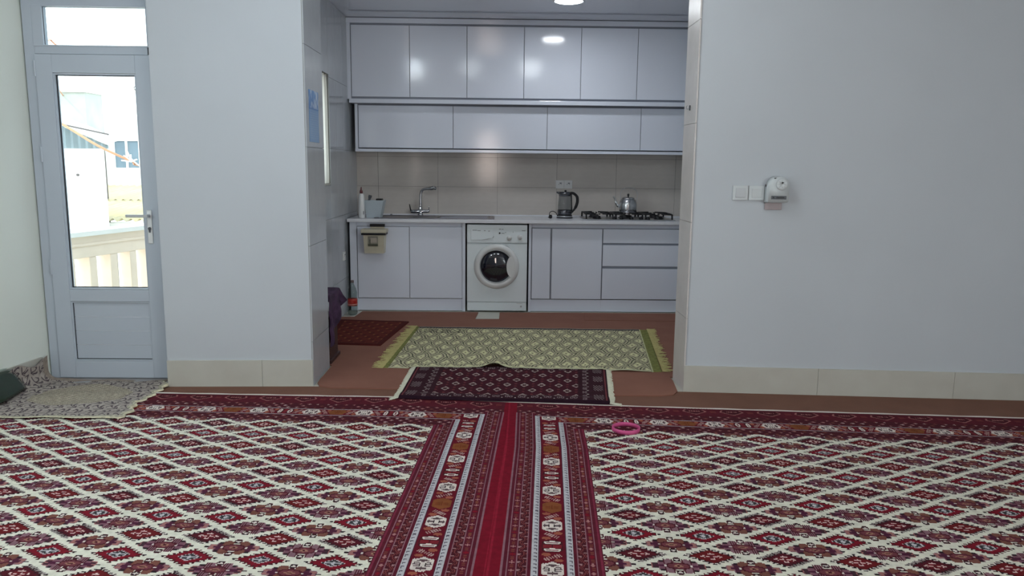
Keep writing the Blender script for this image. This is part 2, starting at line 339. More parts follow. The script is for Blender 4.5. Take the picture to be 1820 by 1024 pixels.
tag(obj('curtain', bm, M['curtain'], smooth=True), 'gathered white curtain hanging in the narrow kitchen window', 'curtain')
b = bmesh.new(); tube(b, [(-1.432, 5.79, 2.068), (-1.432, 6.535, 2.068)], .006); tag(obj('curtain_rod', b, M['white']), 'thin white rod at the head of the kitchen window', 'rod')

# ---------------------------------------------------------------- plain brown floor carpets
b = bmesh.new(); prism(b, [(XL(4.6)+.02, 4.585), (-2.03, 4.60), (-1.14, 4.625), (1.13, 4.555), (4.58, YR(4.58)-.016), (4.58, -2.55), (XL(-2.55)+.03, -2.55)], 0, .004)
tag(obj('fitted_carpet', b, M['brown']), 'brown felt carpet covering the hall floor under the red rugs', 'carpet')
pts = [(-1.03, 4.585), (-.64, 4.565), (0, 4.52), (.72, 4.455), (.98, 4.452), (1.06, 4.475), (1.10, 4.55), (1.124, 4.78), (1.124, 4.87), (1.80, 4.9), (1.82, 7.10),
       (.012, 7.095), (.006, 6.774), (-.21, 6.766), (-.188, 7.09), (-1.27, 7.10), (-1.294, 6.83), (-1.405, 6.82), (-1.405, 5.13), (-1.128, 5.12), (-1.128, 4.86), (-1.13, 4.76), (-1.125, 4.68), (-1.10, 4.62)]
kc = thing('kitchen_carpet', 'brown felt carpet on the kitchen floor with rounded corners at the opening', 'carpet', (0, 5.8, 0))
b = bmesh.new(); prism(b, pts, .0042, .0105); obj('felt', b, M['brown2'], kc)
b = bmesh.new(); prism(b, [(.77, 6.735), (1.2, 6.725), (1.80, 6.70), (1.81, 7.08), (.80, 7.08)], .0105, .0145); obj('overlapping_strip', b, M['brown2'], kc)

# ---------------------------------------------------------------- the two big knotted rugs
CR = dict(cream=(222, 220, 204), crim=(122, 18, 36), red=(118, 12, 34), dk=(76, 25, 36), dk2=(88, 26, 40), blk=(42, 28, 34), wht=(218, 206, 198), pink=(168, 116, 116),
          grey=(188, 186, 190), lil=(138, 98, 108), brn=(116, 68, 58), tan=(160, 116, 98), org=(126, 72, 40), pnk2=(160, 104, 102), pur=(78, 30, 54), mar=(72, 22, 32))
CR = {k: np.array(v, float) for k, v in CR.items()}
def rug_colours(a, b, W, L, hphase):
    """a: distance from the seam edge, b: distance from the far edge (metres, 2-D arrays)"""
    col = np.empty(a.shape+(3,)); col[:] = CR['dk2']
    def put(m, c): col[m] = CR[c] if isinstance(c, str) else c
    A = np.minimum(a, W-a); B = np.minimum(b, L-b)
    # ---- field
    F = (A > .386) & (B > .452)
    put(F, 'cream')
    DU, DV, HU, HV = .253, .1525, .1265, .0763
    i = np.round((a-.5135)/DU); j = np.round((b-.528)/DV); x = a-.5135-i*DU; y = b-.528-j*DV
    ax, ay = np.abs(x), np.abs(y); d = (ax/HU+ay/HV)*1.05; s = ax/HU-ay/HV; inA = F & (d < 1)
    tooth = (np.mod(s*4.2+.25, 1) < .5)
    A1 = inA & (np.mod(j, 2) == 1); A2 = inA & ~(np.mod(j, 2) == 1); dark = np.mod(i, 2) == 0
    put(A1 & (d < np.where(tooth, .86, .72)), 'mar'); put(A1 & (d < .70), 'crim'); put(A1 & (d < .70) & (d > .60) & tooth, 'dk')
    put(A1 & (ax > .088) & (ay < .006) & (d < .86), 'blk')
    put(A1 & (d < .37), 'grey'); pet = ((ax-.016)/.012)**2+((ay-.009)/.0075)**2 < 1
    put(A1 & pet, (56, 56, 60)); put(A1 & (d < .37) & (d > .31), (196, 180, 182)); put(A1 & (ax < .006) & (ay < .02) & (ay > .012), (56, 56, 60)); put(A1 & (ax > .03) & (ax < .038) & (ay < .006), (56, 56, 60))
    ew = np.sign(x*y) > 0
    put(A2 & (d < np.where(tooth, .86, .68)), 'blk'); put(A2 & (d < .82) & (d > .70) & ~tooth, 'wht')
    put(A2 & dark & ew & (d > .66) & (d < .84), np.array((150, 140, 136.))); put(A2 & dark & ew & (d > .68) & (d < .76) & tooth, 'blk')
    put(A2 & (d < .64), np.array((104, 24, 28.))); put(A2 & dark & (d < .64), np.array((82, 20, 32.)))
    put(A2 & dark & ew & (d < .64) & (d > .52) & tooth, 'blk')
    put(A2 & (d < .33), (222, 190, 186)); put(A2 & (((ax-.014)/.010)**2+((ay-.0085)/.0055)**2 < 1), (110, 26, 34)); put(A2 & (ax < .005) & (ay < .016), (96, 26, 34)); put(A2 & (ax < .028) & (ax > .02) & (ay < .004), (96, 26, 34))
    i = np.floor((a-.387)/DU+.5); j = np.round((b-.60425)/DV); x = a-.387-i*DU; y = b-.60425-j*DV; ax, ay = np.abs(x), np.abs(y)
    inB = F & (ax/HU+ay/HV < 1.02); x = x*1.03; y = y*1.05; ax = ax*1.03; ay = ay*1.05; bt = np.mod(i+j, 2) == 0
    def pet(m, cx, cy, rx, ry, c, rim=None):
        e = (np.abs((ax-cx)/rx)**3+np.abs((ay-cy)/ry)**3); 
        if rim is not None: put(m & (e < 1), rim); put(m & (e < .45), c)
        else: put(m & (e < 1), c)
    for flag, big, outer, side in ((bt, (120, 76, 66), (160, 108, 104), (80, 36, 56)), (~bt, (134, 100, 110), (66, 42, 50), (122, 82, 96))):
        m = inB & flag
        pet(m, .101, 0, .010, .006, 'blk'); pet(m, .080, .009, .015, .011, outer, 'lil' if flag is bt else 'pnk2')
        pet(m, .054, .018, .017, .017, side, 'lil'); pet(m, .054, .030, .013, .006, 'blk')
        pet(m, .031, .028, .018, .020, big, 'brn' if flag is bt else 'lil'); pet(m, 0, .046, .014, .016, 'blk', 'mar')
        put(m & (ax < .004) & (ay > .038) & (ay < .052), 'wht'); put(m & (ax < .010) & (np.abs(ay-.045) < .003), 'wht')
        put(m & (ax < .078) & (ay < .0085), 'pur'); put(m & ((ax/.045)**2+(ay/.026)**2 < 1), 'dk'); put(m & ((ax/.036)**2+(ay/.019)**2 < 1), (112, 58, 66))
        put(m & (ax/.020+ay/.012 < 1), 'tan'); put(m & (ax/.010+ay/.006 < 1), 'dk'); put(m & (((ax-.045)/.005)**2+(ay/.005)**2 < 1), 'wht')
        if flag is not bt: put(m & (ay > .012) & (ay < .05) & (ax > .012) & (ax < .05) & (np.mod(ax, .009) < .003), 'dk')
    # ---- far border
    def dots(m, along, across, pal):
        p = np.floor(along/.052); r = np.floor(across/.03); xx = np.mod(along+.026*np.mod(r, 2), .052)-.026; yy = np.mod(across, .03)-.015
        h = np.mod(np.sin(p*12.9+r*78.2)*437.5, 1); e = (xx/.012)**2+(yy/.0065)**2 < 1
        put(m & e & (h < .35), 'pink'); put(m & e & (h >= .35) & (h < .55), np.array((188, 156, 154.))); put(m & e & (h >= .75), np.array((116, 62, 54.))); put(m & (np.abs(xx) > .022) & (np.abs(yy) < .004), 'mar')
    seam = (A < .386) & (B > .2)
    far = (B < .452) & ~((A < .138) & (B > .2)) & ~((A < .386) & (B > .35) & (A < .282)) & ~((A < .255) & (B > .35))
    put(far, 'dk'); put(far & (B < .15), np.array((88, 25, 38.)))
    dots(far & (B > .145) & (B < .238), a, B, 0); dots(far & (B > .362) & (A > .3), a, B, 0)
    hx = np.abs(np.mod(a-hphase+.1025, .205)-.1025); hy = B-.035
    hw = np.where(hy < .03, .05+.012*np.sin(np.clip(hy/.03, 0, 1)*PI/2), .062*(1-(hy-.03)/.055)); H = far & (hy > -.004) & (hy < .085)
    put(H & (hx < hw+.004), 'pnk2'); put(H & (hx < hw-.006) & (hy < .076), 'mar'); put(H & (hx < .03) & (np.abs(hy-.022) < .011) & (np.mod(hx*90, 1) < .55), 'pnk2')
    put(far & (np.abs(hx-.1) < .014) & (np.abs(hy-.03) < .02), np.array((108, 46, 48.)))
    # ---- frame rings
    r1 = ((B > .243) & (B < .252) & (A > .138)) | ((A > .135) & (A < .160) & (B > .243)); r2 = ((B > .348) & (B < .356) & (A > .262)) | ((A > .260) & (A < .285) & (B > .348))
    band = ((B > .252) & (B < .348) & (A > .165)) | ((A > .165) & (A < .255) & (B > .252))
    # ---- seam-side strips
    sm = (A < .386) & (B > .2) & ~((B < .348) & (A > .138)) & ~((B < .452) & (A > .30))
    put(sm, np.array((90, 24, 40.)))
    put((A < .036), 'red'); put((a < -.004), np.array((140, 24, 46.)))
    for l0 in (.036, .055, .085, .122, .298, .335, .362): put(sm & (np.abs(A-l0) < .0022), 'lil')
    put((A > .376) & (A < .386) & (B > .452), np.array((120, 40, 62.))); put((A > .374) & (A < .378) & (B > .452), 'pink')
    for c0, hw_ in ((.070, .013), (.3485, .011)):
        q = sm & (np.abs(A-c0) < hw_); xx = A-c0; k = np.floor(b/.055); yy = np.mod(b, .055)-.0275
        fl = ((np.abs(xx) < .009) & (np.abs(yy) < .0035)) | ((np.abs(xx) < .003) & (np.abs(yy) < .010)); put(q & fl & (np.mod(k, 3) < 2), 'pink'); put(q & fl & (np.mod(k, 3) == 2), 'crim')
        put(q & (np.abs(np.abs(yy)-.0215) < .004) & (np.abs(xx) < .006), np.array((124, 66, 54.)))
    for c0 in (.1035, .3165):
        q = sm & (np.abs(A-c0) < .0165); xx = A-c0; t = np.mod(b/.054, 1); put(q, 'mar')
        zc = (np.abs(t-.5)*2-.5)*.024; put(q & (np.abs(xx-zc) < .0055), np.array((124, 60, 60.))); put(q & (np.abs(xx-zc) < .0022), 'mar')
        put(q & (((xx+.010)/.0055)**2+((t-.1)/.10)**2 < 1), (158, 120, 122)); put(q & (((xx-.010)/.0055)**2+((t-.6)/.10)**2 < 1), (158, 120, 122))
    r1 &= ~((A < .135)); put(r1 | r2, 'grey')
    for rr, c0 in ((r1, .148), (r2, .272)):
        q = rr & (np.abs(A-c0) < .0125) & (B > .25); xx = A-c0; t = np.mod(b, .026)
        put(q & (t < .007) & (np.abs(xx) < .0045), (86, 80, 92)); put(q & (t < .014) & (np.abs(xx-.005) < .0022), (100, 92, 102)); put(q & (np.abs(np.abs(xx)-.0115) < .0014), (140, 116, 126)); pass
    put(band, np.array((100, 15, 33.)))
    put(((A > .158) & (A < .165) | (A > .255) & (A < .262)) & (B > .252) & ~((B < .348) & (A > .17)), np.array((78, 32, 52.)))
    # medallions along the seam side, then along the far side
    onseam = band & (A < .255) & (A > .165)
    def medal(m, x, y, typ, par):
        ax, ay = np.abs(x), np.abs(y); saw = .003*(np.mod(ax, .010) < .005)
        hexm = m & (ax < .0365) & (ay+.5*ax < .050+saw)
        W_ = typ == 0; put(hexm & W_, 'wht'); put(hexm & W_ & (ax/.026+np.abs(ay-.026)/.0095 < 1), (92, 72, 76)); put(hexm & W_ & (np.abs(ay) < .0035) & (ax < .034) & (ax > .010), (84, 66, 72))
        put(hexm & W_ & (ax > .008) & (ax < .012) & (ay < .012), 'blk'); put(hexm & W_ & (ax > .012) & (ax < .028) & (np.abs(ay-.0115) < .002), (84, 66, 72)); put(hexm & W_ & (ax > .026) & (ax < .03) & (ay < .012) & (ay > .006), (84, 66, 72))
        put(hexm & (typ == 1), 'org'); put(hexm & (typ == 1) & (ax > .006) & (ax < .026) & (np.abs(ay-.006) < .003), np.array((112, 52, 26.))); put(hexm & (typ == 1) & (ax < .003) & (ay < .02), np.array((112, 52, 26.)))
        S_ = m & (typ == 2) & (ax < .038) & (ay < .046); put(S_ & (ay+.5*ax < .052), 'mar'); put(S_ & ((ax/.032)**2+((ay-.027)/.0115)**2 < 1), 'wht'); put(S_ & ((ax/.022)**2+((ay-.027)/.004)**2 < 1), np.array((120, 60, 70.))); put(S_ & (ay < .011) & (ax < .034), np.array((124, 34, 44.))); put(S_ & (ay < .011) & (np.mod(ax, .02) < .003), 'mar')
    def bars(m, x, y, sg):
        s = x*.84+sg*y*.54; p = -x*.54*sg+y*.84; e = (np.abs(s) < .033) & (np.abs(p) < .0105); put(m & e & (np.mod(s/.0105, 1) < .5), (184, 152, 148))
        for q in (-1, 1): put(m & (((x-q*.022)/.016)**2+((y+sg*q*.020)/.011)**2 < 1), np.array((156, 88, 70.)))
    q = (b-1.882)/.161; k = np.round(q); typ = np.select([np.mod(k, 4) == 0, np.mod(k, 4) == 2, np.mod(k, 4) == 1], [0, 0, 1], 2); y = (q-k)*.161; x = A-.21
    kb = np.floor(q); yb = (q-kb-.5)*.161; bars(onseam & (B > .36), x, yb, np.where(np.mod(kb, 2) == 0, 1, -1)); medal(onseam & (B > .26), x, y, typ, 0)
    onfar = band & (A > .262) & (B < .348)
    q = (a-.21)/.147; k = np.round(q); typ = np.select([np.mod(k, 4) == 0, np.mod(k, 4) == 2, np.mod(k, 4) == 1], [0, 0, 1], 2); x = (q-k)*.147; y = B-.298
    kb = np.floor(q); xb = (q-kb-.5)*.147; bars(onfar, yb*0+(B-.298)*.9, xb, np.where(np.mod(kb, 2) == 0, 1, -1)); medal(onfar, y*.95, x, typ, 0)
    put(B < .004, 'selv' if 'selv' in CR else 'wht')
    return col
TH = math.radians(4.65); OX, OY = .098, 4.335
def big_rug(side, width, zt, label, edge, us, hphase, trim):
    """side -1 lies left of the seam, +1 right of it"""
    L = 3.3; L_built = 2.95; du, dv = .004, .006
    a = np.arange(-.016, width+1e-6, du); v = np.arange(0, L_built+1e-6, dv)
    Ac, Bc = np.meshgrid((a[:-1]+a[1:])/2, (v[:-1]+v[1:])/2)
    col = rug_colours(Ac, Bc, trim, L, hphase)
    Ag, Bg = np.meshgrid(a, v)
    e = np.interp(Ag, *zip(*edge)); fade = np.clip(1-Bg/.45, 0, 1)
    V = Bg+.018+(e-.018)*fade; U = side*Ag+np.interp(V, *zip(*us))
    if side < 0: U = U
    X = OX+U*math.cos(TH)-V*math.sin(TH)*1.0; Y = OY-U*math.sin(TH)-V*math.cos(TH)
    Z = zt+.0008*np.sin(Ag*9+1.3)*np.sin(Bg*7)+.0012*np.sin(Ag*2.1)
    # wool pile: slight relief between knots of different colour rows
    Z[1:-1, 1:-1] += .0006*rng.random(Z[1:-1, 1:-1].shape)
    drop_rim(Z, .0042)
    t = thing('knotted_rug', label, 'rug', (OX+side*1.4, OY-1.4, .004))
    obj('pile', grid('pile', X, Y, Z, col), M['knots'], t)
    n = len(a)//8; bm = bmesh.new(); top = []
    for k in range(n+1):
        kk = min(k*8, len(a)-1); p = Vector((X[0, kk], Y[0, kk], 0)); nrm = Vector((math.sin(TH), math.cos(TH), 0)); w_ = .024+.003*math.sin(k*.7)
        top.append([bm.verts.new(p+nrm*o_+Vector((0, 0, z_))) for o_, z_ in ((-.008, zt+.0012), (w_*.5, zt+.0012), (w_, zt-.002), (w_, .0042))])
    for p, q in zip(top, top[1:]):
        for j in range(3): bm.faces.new((p[j], q[j], q[j+1], p[j+1]))
    obj('selvage', bm, M['selv'], t, label='narrow white cotton edge')
    return t
big_rug(-1, 2.84, .0105, 'large cream rug with crimson diamond motifs, left of the red seam', [(0, .035), (.3, .022), (.6, .0), (1.04, .022), (1.37, .034), (2.04, .06), (2.8, .09)], [(0, -.012), (.6, -.008), (1.94, .012), (3, .03)], .175, 3.9)
big_rug(1, 3.45, .0125, 'large cream rug with crimson diamond motifs, right of the red seam', [(0, .04), (.6, .055), (3.5, .058)], [(0, -.019), (.755, .015), (1.87, .036), (3, .055)], .005, 3.9)

# ---------------------------------------------------------------- smaller rugs
def patch(P, nu, nv):
    """bilinear corner grid from world corners P = far-left, far-right, near-right, near-left"""
    s, t = np.meshgrid(np.linspace(0, 1, nu+1), np.linspace(0, 1, nv+1)); f = [np.array(p) for p in P]
    W4 = [(1-s)*(1-t), s*(1-t), s*t, (1-s)*t]
    return sum(w_*p[0] for w_, p in zip(W4, f)), sum(w_*p[1] for w_, p in zip(W4, f)), s, t
def fringe(name, p0, p1, direc, length, m, parent, n, z, spread=.25, wid=.0045, jag=.35):
    bm = bmesh.new(); d = Vector((*direc, 0)).normalized(); al = (Vector((*p1, 0))-Vector((*p0, 0))); aln = al.normalized()
    for k in range(n):
        b0 = Vector((*p0, 0))+al*((k+random.random()*.6)/n); L = length*(1-jag*random.random()); dd = (d+aln*random.uniform(-spread, spread)).normalized()
        d2 = (dd+aln*random.uniform(-spread, spread)).normalized(); c = [b0-dd*.004, b0+dd*L*.5, b0+dd*L*.5+d2*L*.5]; zz = [z+.002, z*.6+.004+.004*random.random(), .013]
        prev = None
        for q, (p, h) in enumerate(zip(c, zz)):
            w_ = wid*(1, 1.15, .6)[q]; s = Vector((-dd.y, dd.x, 0))*w_; cur = [bm.verts.new(p+s+Vector((0, 0, h))), bm.verts.new(p+Vector((0, 0, h+.003))), bm.verts.new(p-s+Vector((0, 0, h)))]
            if prev: bm.faces.new((prev[0], prev[1], cur[1], cur[0])); bm.faces.new((prev[1], prev[2], cur[2], cur[1]))
            prev = cur
    return obj(name, bm, m, parent, kind='stuff')
# pale green and cream flat-woven rug
FL, FR, NR, NL = (-.668, 6.40), (1.185, 6.345), (1.030, 4.985), (-.742, 5.045)
t = thing('flatweave_rug', 'pale green rug with dark zigzag diamonds and long yellow fringes in the kitchen', 'rug', (.2, 5.7, .0105))
nu, nv = 330, 190; X, Y, s, tt = patch((FL, FR, NR, NL), nu, nv)
Z = .0155+.001*np.sin(s*40)+.0014*np.sin(s*13+tt*9)*tt
bump = np.exp(-((s-.405)/.035)**2)*np.clip((tt-.93)/.07, 0, 1); Z += .028*bump; Y += .03*bump
bump = np.exp(-((s-.9)/.05)**2)*np.clip((tt-.88)/.12, 0, 1); Z += .010*bump
Z += np.where((s > .08) & (s < .84), np.clip((tt-.90)/.05, 0, 1)*.013, 0)*np.clip((s-.06)/.04, 0, 1)*np.clip((.84-s)/.03, 0, 1)
drop_rim(Z, .0108); Z[-1, :] = Z[-2, :]-.003
sc = (s[:-1, :-1]+.5/nu)*1.8; vc = (tt[:-1, :-1]+.5/nv)*1.36
col = np.empty(sc.shape+(3,)); col[:] = (172, 168, 134)
wob = .008*np.sin(vc*31)+.006*np.sin(sc*27+1)
DX, DY = .122, .30
x1 = np.mod(sc+wob+DX/2, DX)-DX/2; y1 = np.mod(vc+DY/2, DY)-DY/2; d1 = np.abs(x1)/(DX/2)+np.abs(y1)/(DY/2)
x2 = np.mod(sc+wob, DX)-DX/2; y2 = np.mod(vc, DY)-DY/2; d2 = np.abs(x2)/(DX/2)+np.abs(y2)/(DY/2); dm = np.minimum(d1, d2)
rnd = np.mod(np.sin(np.floor(sc/DX)*7.1+np.floor(vc/DY)*3.3)*97, 1)
col[dm > .55] = (158, 150, 128); col[(dm > .80) & (dm < .95)] = (178, 174, 140); col[(dm > .93)] = (66, 66, 56); col[(dm > .60) & (dm < .70)] = (88, 84, 70)
col[(dm < .40)] = (196, 194, 154); col[(dm < .14)] = (120, 116, 90)
col[(np.abs(sc-.2) < .16) & (np.abs(vc-.17) < .07) & (np.sin(sc*140+np.sin(vc*90)*3) > .55)] = (52, 52, 46)
col = np.clip(col*1.14, 0, 235); col[vc < .055] = (62, 58, 66); col[vc < .012] = (214, 206, 180); col[vc > 1.335] = (196, 194, 160)
obj('weave', grid('weave', X, Y, Z, col), M['weave'], t)
for nm, P, flip in (('end_band', ((1.183, 6.345), (1.252, 6.325), (1.098, 4.99), (1.030, 4.985)), 1), ('end_band', ((-.70, 6.40), (-.668, 6.40), (-.742, 5.05), (-.785, 5.06)), -1)):
    X, Y, s, tt = patch(P, 14, 160); Z = .0150+.001*np.sin(tt*90); drop_rim(Z, .0108); c = np.empty((160, 14, 3)); c[:] = (138, 140, 82); c[np.sin(tt[:-1, :-1]*700+s[:-1, :-1]*2) > .3] = (112, 116, 66)
    c[:, :2 if flip > 0 else 1] = (190, 190, 150); obj(nm, grid(nm, X, Y, Z, c), M['weave'], t, label='moss green band at the end of the rug')
fringe('fringe', (1.256, 6.36), (1.104, 4.985), (1, .02), .078, M['strand'], t, 230, .0125, .6, .0045, .7)
fringe('fringe', (-.69, 6.43), (-.775, 5.03), (-1, .02), .098, M['strand'], t, 230, .0125, .6, .0045, .7)
# small dark maroon rug
t = thing('doorway_rug', 'small dark maroon knotted rug with white lozenges and white fringes in the opening', 'rug', (.05, 4.7, .0105))
FL, FR, NR, NL = (-.552, 5.10), (.735, 5.06), (.646, 4.255), (-.580, 4.345)
nu, nv = 320, 134; X, Y, s, tt = patch((FL, FR, NR, NL), nu, nv); Z = .0215+.0008*np.sin(s*30)+.002*np.sin(s*7+2)*tt; Z += .0006*rng.random(Z.shape)
drop_rim(Z, .0108); up_ = .009*np.clip((tt-.84)/.08, 0, 1); Z += up_; Z[-1, :] = .0155
x = (s[:-1, :-1]+.5/nu)*1.27; y = (tt[:-1, :-1]+.5/nv)*.78; yb = .78-y
col = np.empty(x.shape+(3,)); col[:] = (66, 22, 34)
xe = np.minimum(x, 1.27-x); ye = np.minimum(y, yb)
fld = (xe > .19) & (ye > .10)
DX, DY = .108, .222
for ox, oy in ((0, 0), (DX/2, DY/2)):
    xx = np.abs(np.mod(x-.635+ox+DX/2, DX)-DX/2); yy = np.abs(np.mod(y-.45+oy+DY/2, DY)-DY/2)
    dd = xx/.026+yy/.042; m = fld & (dd < 1); col[m] = (186, 172, 166); col[m & (dd < .72)] = (120, 84, 84); col[m & (xx < .006) & (yy < .012)] = (190, 180, 172); col[m & (np.abs(xx/.028-yy/.046) < .18) & (dd < .8)] = (52, 26, 32)
    pk = ((xx/.009)**2+((yy-.085)/.012)**2 < 1) & fld; col[pk] = (104, 48, 52)
bd = (xe < .19) | (ye < .10)
col[bd] = (54, 24, 34)
def oo(m, al, ac, w_):
    u_ = np.mod(al, .078)-.039; e = np.zeros(u_.shape, bool)
    for c0 in (-.012, .012): q = ((u_-c0)/.011)**2+(ac/w_)**2; e |= (q < 1) & (q > .3)
    col[m & e] = (142, 124, 126); col[m & (((np.abs(u_)-.039)/.005)**2+((ac+w_*1.3)/.008)**2 < 1)] = (190, 180, 174)
oo(bd & (ye > .03) & (ye < .10) & (xe > .19), x, ye-.06, .022); oo(bd & (xe > .11) & (xe < .19), y, xe-.15, .014)
st = (xe > .035) & (xe < .095); k = np.mod(y, .20); sl = np.mod(xe*1.0+k*.45, .018) < .006; col[st & (k > .03) & (k < .15) & sl] = (138, 124, 126)
col[(np.abs(xe-.02) < .003)] = (120, 60, 64); col[(xe < .012)] = (46, 20, 30); col[yb < .02] = (38, 18, 30)  # near edge darkened in the pile colour for the shadow along it
obj('pile', grid('pile', X, Y, Z, col), M['knots'], t)
fringe('fringe', (.733, 5.05), (.645, 4.262), (1, -.12), .035, M['wstrand'], t, 150, .018, .35, .004)
fringe('fringe', (-.555, 5.05), (-.582, 4.35), (-1, .02), .035, M['wstrand'], t, 150, .018, .35, .004)
fringe('corner_tassel', (.640, 4.275), (.650, 4.252), (.9, -.30), .075, M['wstrand'], t, 16, .018, .5, .004)
fringe('corner_tassel', (-.578, 4.375), (-.585, 4.345), (-.9, -.2), .055, M['wstrand'], t, 14, .018, .5, .004)
# red-brown rug by the left kitchen wall
nu, nv = 110, 130; X, Y, s, tt = patch(((-1.395, 6.665), (-.775, 6.60), (-.888, 5.69), (-1.33, 5.735)), nu, nv)
Z = .020+.001*np.sin(s*17)*np.cos(tt*11); drop_rim(Z, .0108)
col = np.empty((nv, nu, 3)); col[:] = (98, 40, 32); a, b_ = s[:-1, :-1]*.6, tt[:-1, :-1]*.92
col[(np.sin(a*52)*np.sin(b_*40) > .45)] = (82, 30, 28); col[(np.sin(a*52+1.6)*np.sin(b_*40+1) > .80)] = (134, 82, 52); col[(np.minimum(np.minimum(a, .6-a), np.minimum(b_, .92-b_)) < .05)] = (78, 28, 26)
tag(obj('short_pile_rug', grid('short_pile_rug', X, Y, Z, col), M['knots']), 'rust red rug with worn pattern beside the purple covered table', 'rug')

# crocheted blanket by the balcony door: lies flat, then climbs the left wall
nu, nv = 250, 200; s = np.linspace(0, 1.0, nu+1); vv = np.linspace(0, .73, nv+1); Sg, Vg = np.meshgrid(s, vv)
Y0 = 3.962+Vg+.006*np.sin(Sg*21)*(1-Vg); wallx = XL(Y0)+.032; xr = -2.012-.045*np.clip((Vg-.60)/.13, 0, 1)+.012*np.sin(Vg*62)+.02*np.sin(Vg*17)*(Vg < .4)
flat = xr-wallx-.06; t1 = np.clip((Sg-flat)/.09, 0, 1); up = np.clip(Sg-flat-.09, 0, None)
X = np.where(Sg < flat, xr-Sg, wallx+.06-.06*np.sin(t1*PI/2)); Z = np.where(Sg < flat, 0, .06*(1-np.cos(t1*PI/2)))+np.minimum(up, .075+.02*np.sin(Y0*23))*.9
Z = Z+.0165+.004*(1+np.sin(Sg*19+Vg*11))*np.clip(Vg*4, 0, 1)+.003*(1+np.sin(Vg*31+Sg*5)); Z[:, 0] = .0135; Z[:, 1] = .0165+.008*np.abs(np.sin(vv*31)); Z[0, :] -= .003
col = np.empty((nv, nu, 3)); col[:] = (168, 158, 150); a, b_ = Sg[:-1, :-1]+.002, Vg[:-1, :-1]+.002
u_ = np.mod(a+.036*np.mod(np.floor(b_/.072), 2), .074)/.074-.5; v_ = np.mod(b_, .072)/.072-.5; curl = (np.abs(v_-.30*np.sin(u_*7.2)) < .10) | ((np.abs(u_+.22) < .09) & (np.abs(v_-.12) < .26)) | ((np.abs(v_+.36) < .05) & (u_ > -.1))
ctr = ((a-.40)/.27)**2+((b_-.40)/.20)**2 < 1
edge = np.minimum(a, b_) < .030
col[curl & ~edge & (np.abs(u_) < .42)] = (88, 78, 82); col[ctr] = (186, 176, 156); col[ctr & (np.mod(a*1.0+b_*1.5, .034) < .014)] = (112, 100, 92)
col[edge] = (196, 190, 168); col[edge & (np.mod(a+b_, .03) < .010)] = (128, 124, 110); col[np.minimum(a, b_) < .007] = (214, 206, 178); col[(b_ > .69)] = (150, 138, 128)
tag(obj('crochet_blanket', grid('crochet_blanket', X, Y0, Z, col), M['weave']), 'grey beige patterned blanket spread before the white balcony door', 'blanket')

# green cloth packed in clear film, leaning on the left wall
pk = thing('wrapped_parcel', 'dark green folded cloth in shiny clear film leaning on the left wall', 'parcel', (-2.735, 4.30, .028), math.radians(96))
def puff(L, H, T, lean, n=14, f=0., wr=0.):
    bm = bmesh.new(); rows = []
    for sd in (1, -1):
        g = []
        for j in range(n+1):
            r = []
            for i in range(n+1):
                u, v = i/n*2-1, j/n*2-1; e = (1-abs(u)**4)*(1-abs(v)**4); th = sd*(T*.5*math.sqrt(max(e, 0))+f*(e > .001))
                x = u*L/2*(1-.03*(1-v*v)); h = (v+1)/2*H; th += wr*math.sin(v*26)*max(0, abs(u)-.6)*2.2*(e > .001)
                r.append(bm.verts.new((x, -(th)+h*math.sin(lean)+T*.5, h*math.cos(lean))))
            g.append(r)
        rows.append(g)
    for g in rows:
        for j in range(n):
            for i in range(n): bm.faces.new((g[j][i], g[j][i+1], g[j+1][i+1], g[j+1][i]))
    bmesh.ops.remove_doubles(bm, verts=bm.verts, dist=.0006); return bm
obj('folded_cloth', puff(.30, .165, .085, math.radians(34)), M['green'], pk, True, True)
obj('film_wrapper', puff(.345, .180, .092, math.radians(34), 26, .0025, .006), M['film'], pk, True, True)

# pink band on the rug
b = bmesh.new(); n = 40; R0, R1 = .0655, .0705
rr = []
for k in range(n):
    a = 2*PI*k/n; e = 1+.03*math.cos(2*a); rr.append([b.verts.new((.664+r*math.cos(a)*e, 3.815+r*math.sin(a), z)) for r, z in ((R0, .015), (R0, .036), (R1, .036), (R1, .015))])
for k in range(n):
    p, q = rr[k], rr[(k+1) % n]
    for j in range(4): b.faces.new((p[j], q[j], q[(j+1) % 4], p[(j+1) % 4]))
tag(obj('hair_band', b, M['pink'], smooth=True), 'pink ring shaped band lying on the right rug', 'band')

# ---------------------------------------------------------------- wall cabinets
def panel(name, parent, x0, x1, y, z0, z1, m=None, th=.018): return obj(name, bx(x0, x1, y, y+th, z0, z1, bev=.0015), m or M['cab'], parent)
U = thing('wall_cabinet', 'top row of six tall white gloss cupboards under the kitchen ceiling', 'cabinet', (.2, 7.4, 1.93))
b = bmesh.new(); box(b, -1.405, 1.84, 7.372, 7.736, 1.965, 2.64); obj('carcass', b, M['cabin'], U)
b = bmesh.new(); box(b, -1.425, 1.84, 7.335, 7.736, 2.640, 2.686, .004); obj('crown', b, M['cab'], U)
b = bmesh.new(); box(b, -1.398, 1.84, 7.335, 7.736, 1.928, 1.966, .004); obj('bottom_rail', b, M['cab'], U)
b = bmesh.new(); box(b, -1.412, -1.378, 7.342, 7.736, 1.962, 2.642, .002); obj('end_panel', b, M['cab'], U)
xs = [-1.374, -.836, -.308, .219, .746, 1.270, 1.80]
for a, c in zip(xs, xs[1:]): panel('door', U, a+.0025, c-.0025, 7.350, 1.986, 2.624)
V = thing('wall_cabinet', 'lower row of wide white lift up cupboards above the backsplash', 'cabinet', (.2, 7.5, 1.487))
obj('carcass', bx(-1.352, 1.84, 7.452, 7.736, 1.52, 1.926), M['cabin'], V)
obj('bottom_rail', bx(-1.364, 1.84, 7.415, 7.736, 1.485, 1.512, bev=.003), M['cab'], V)
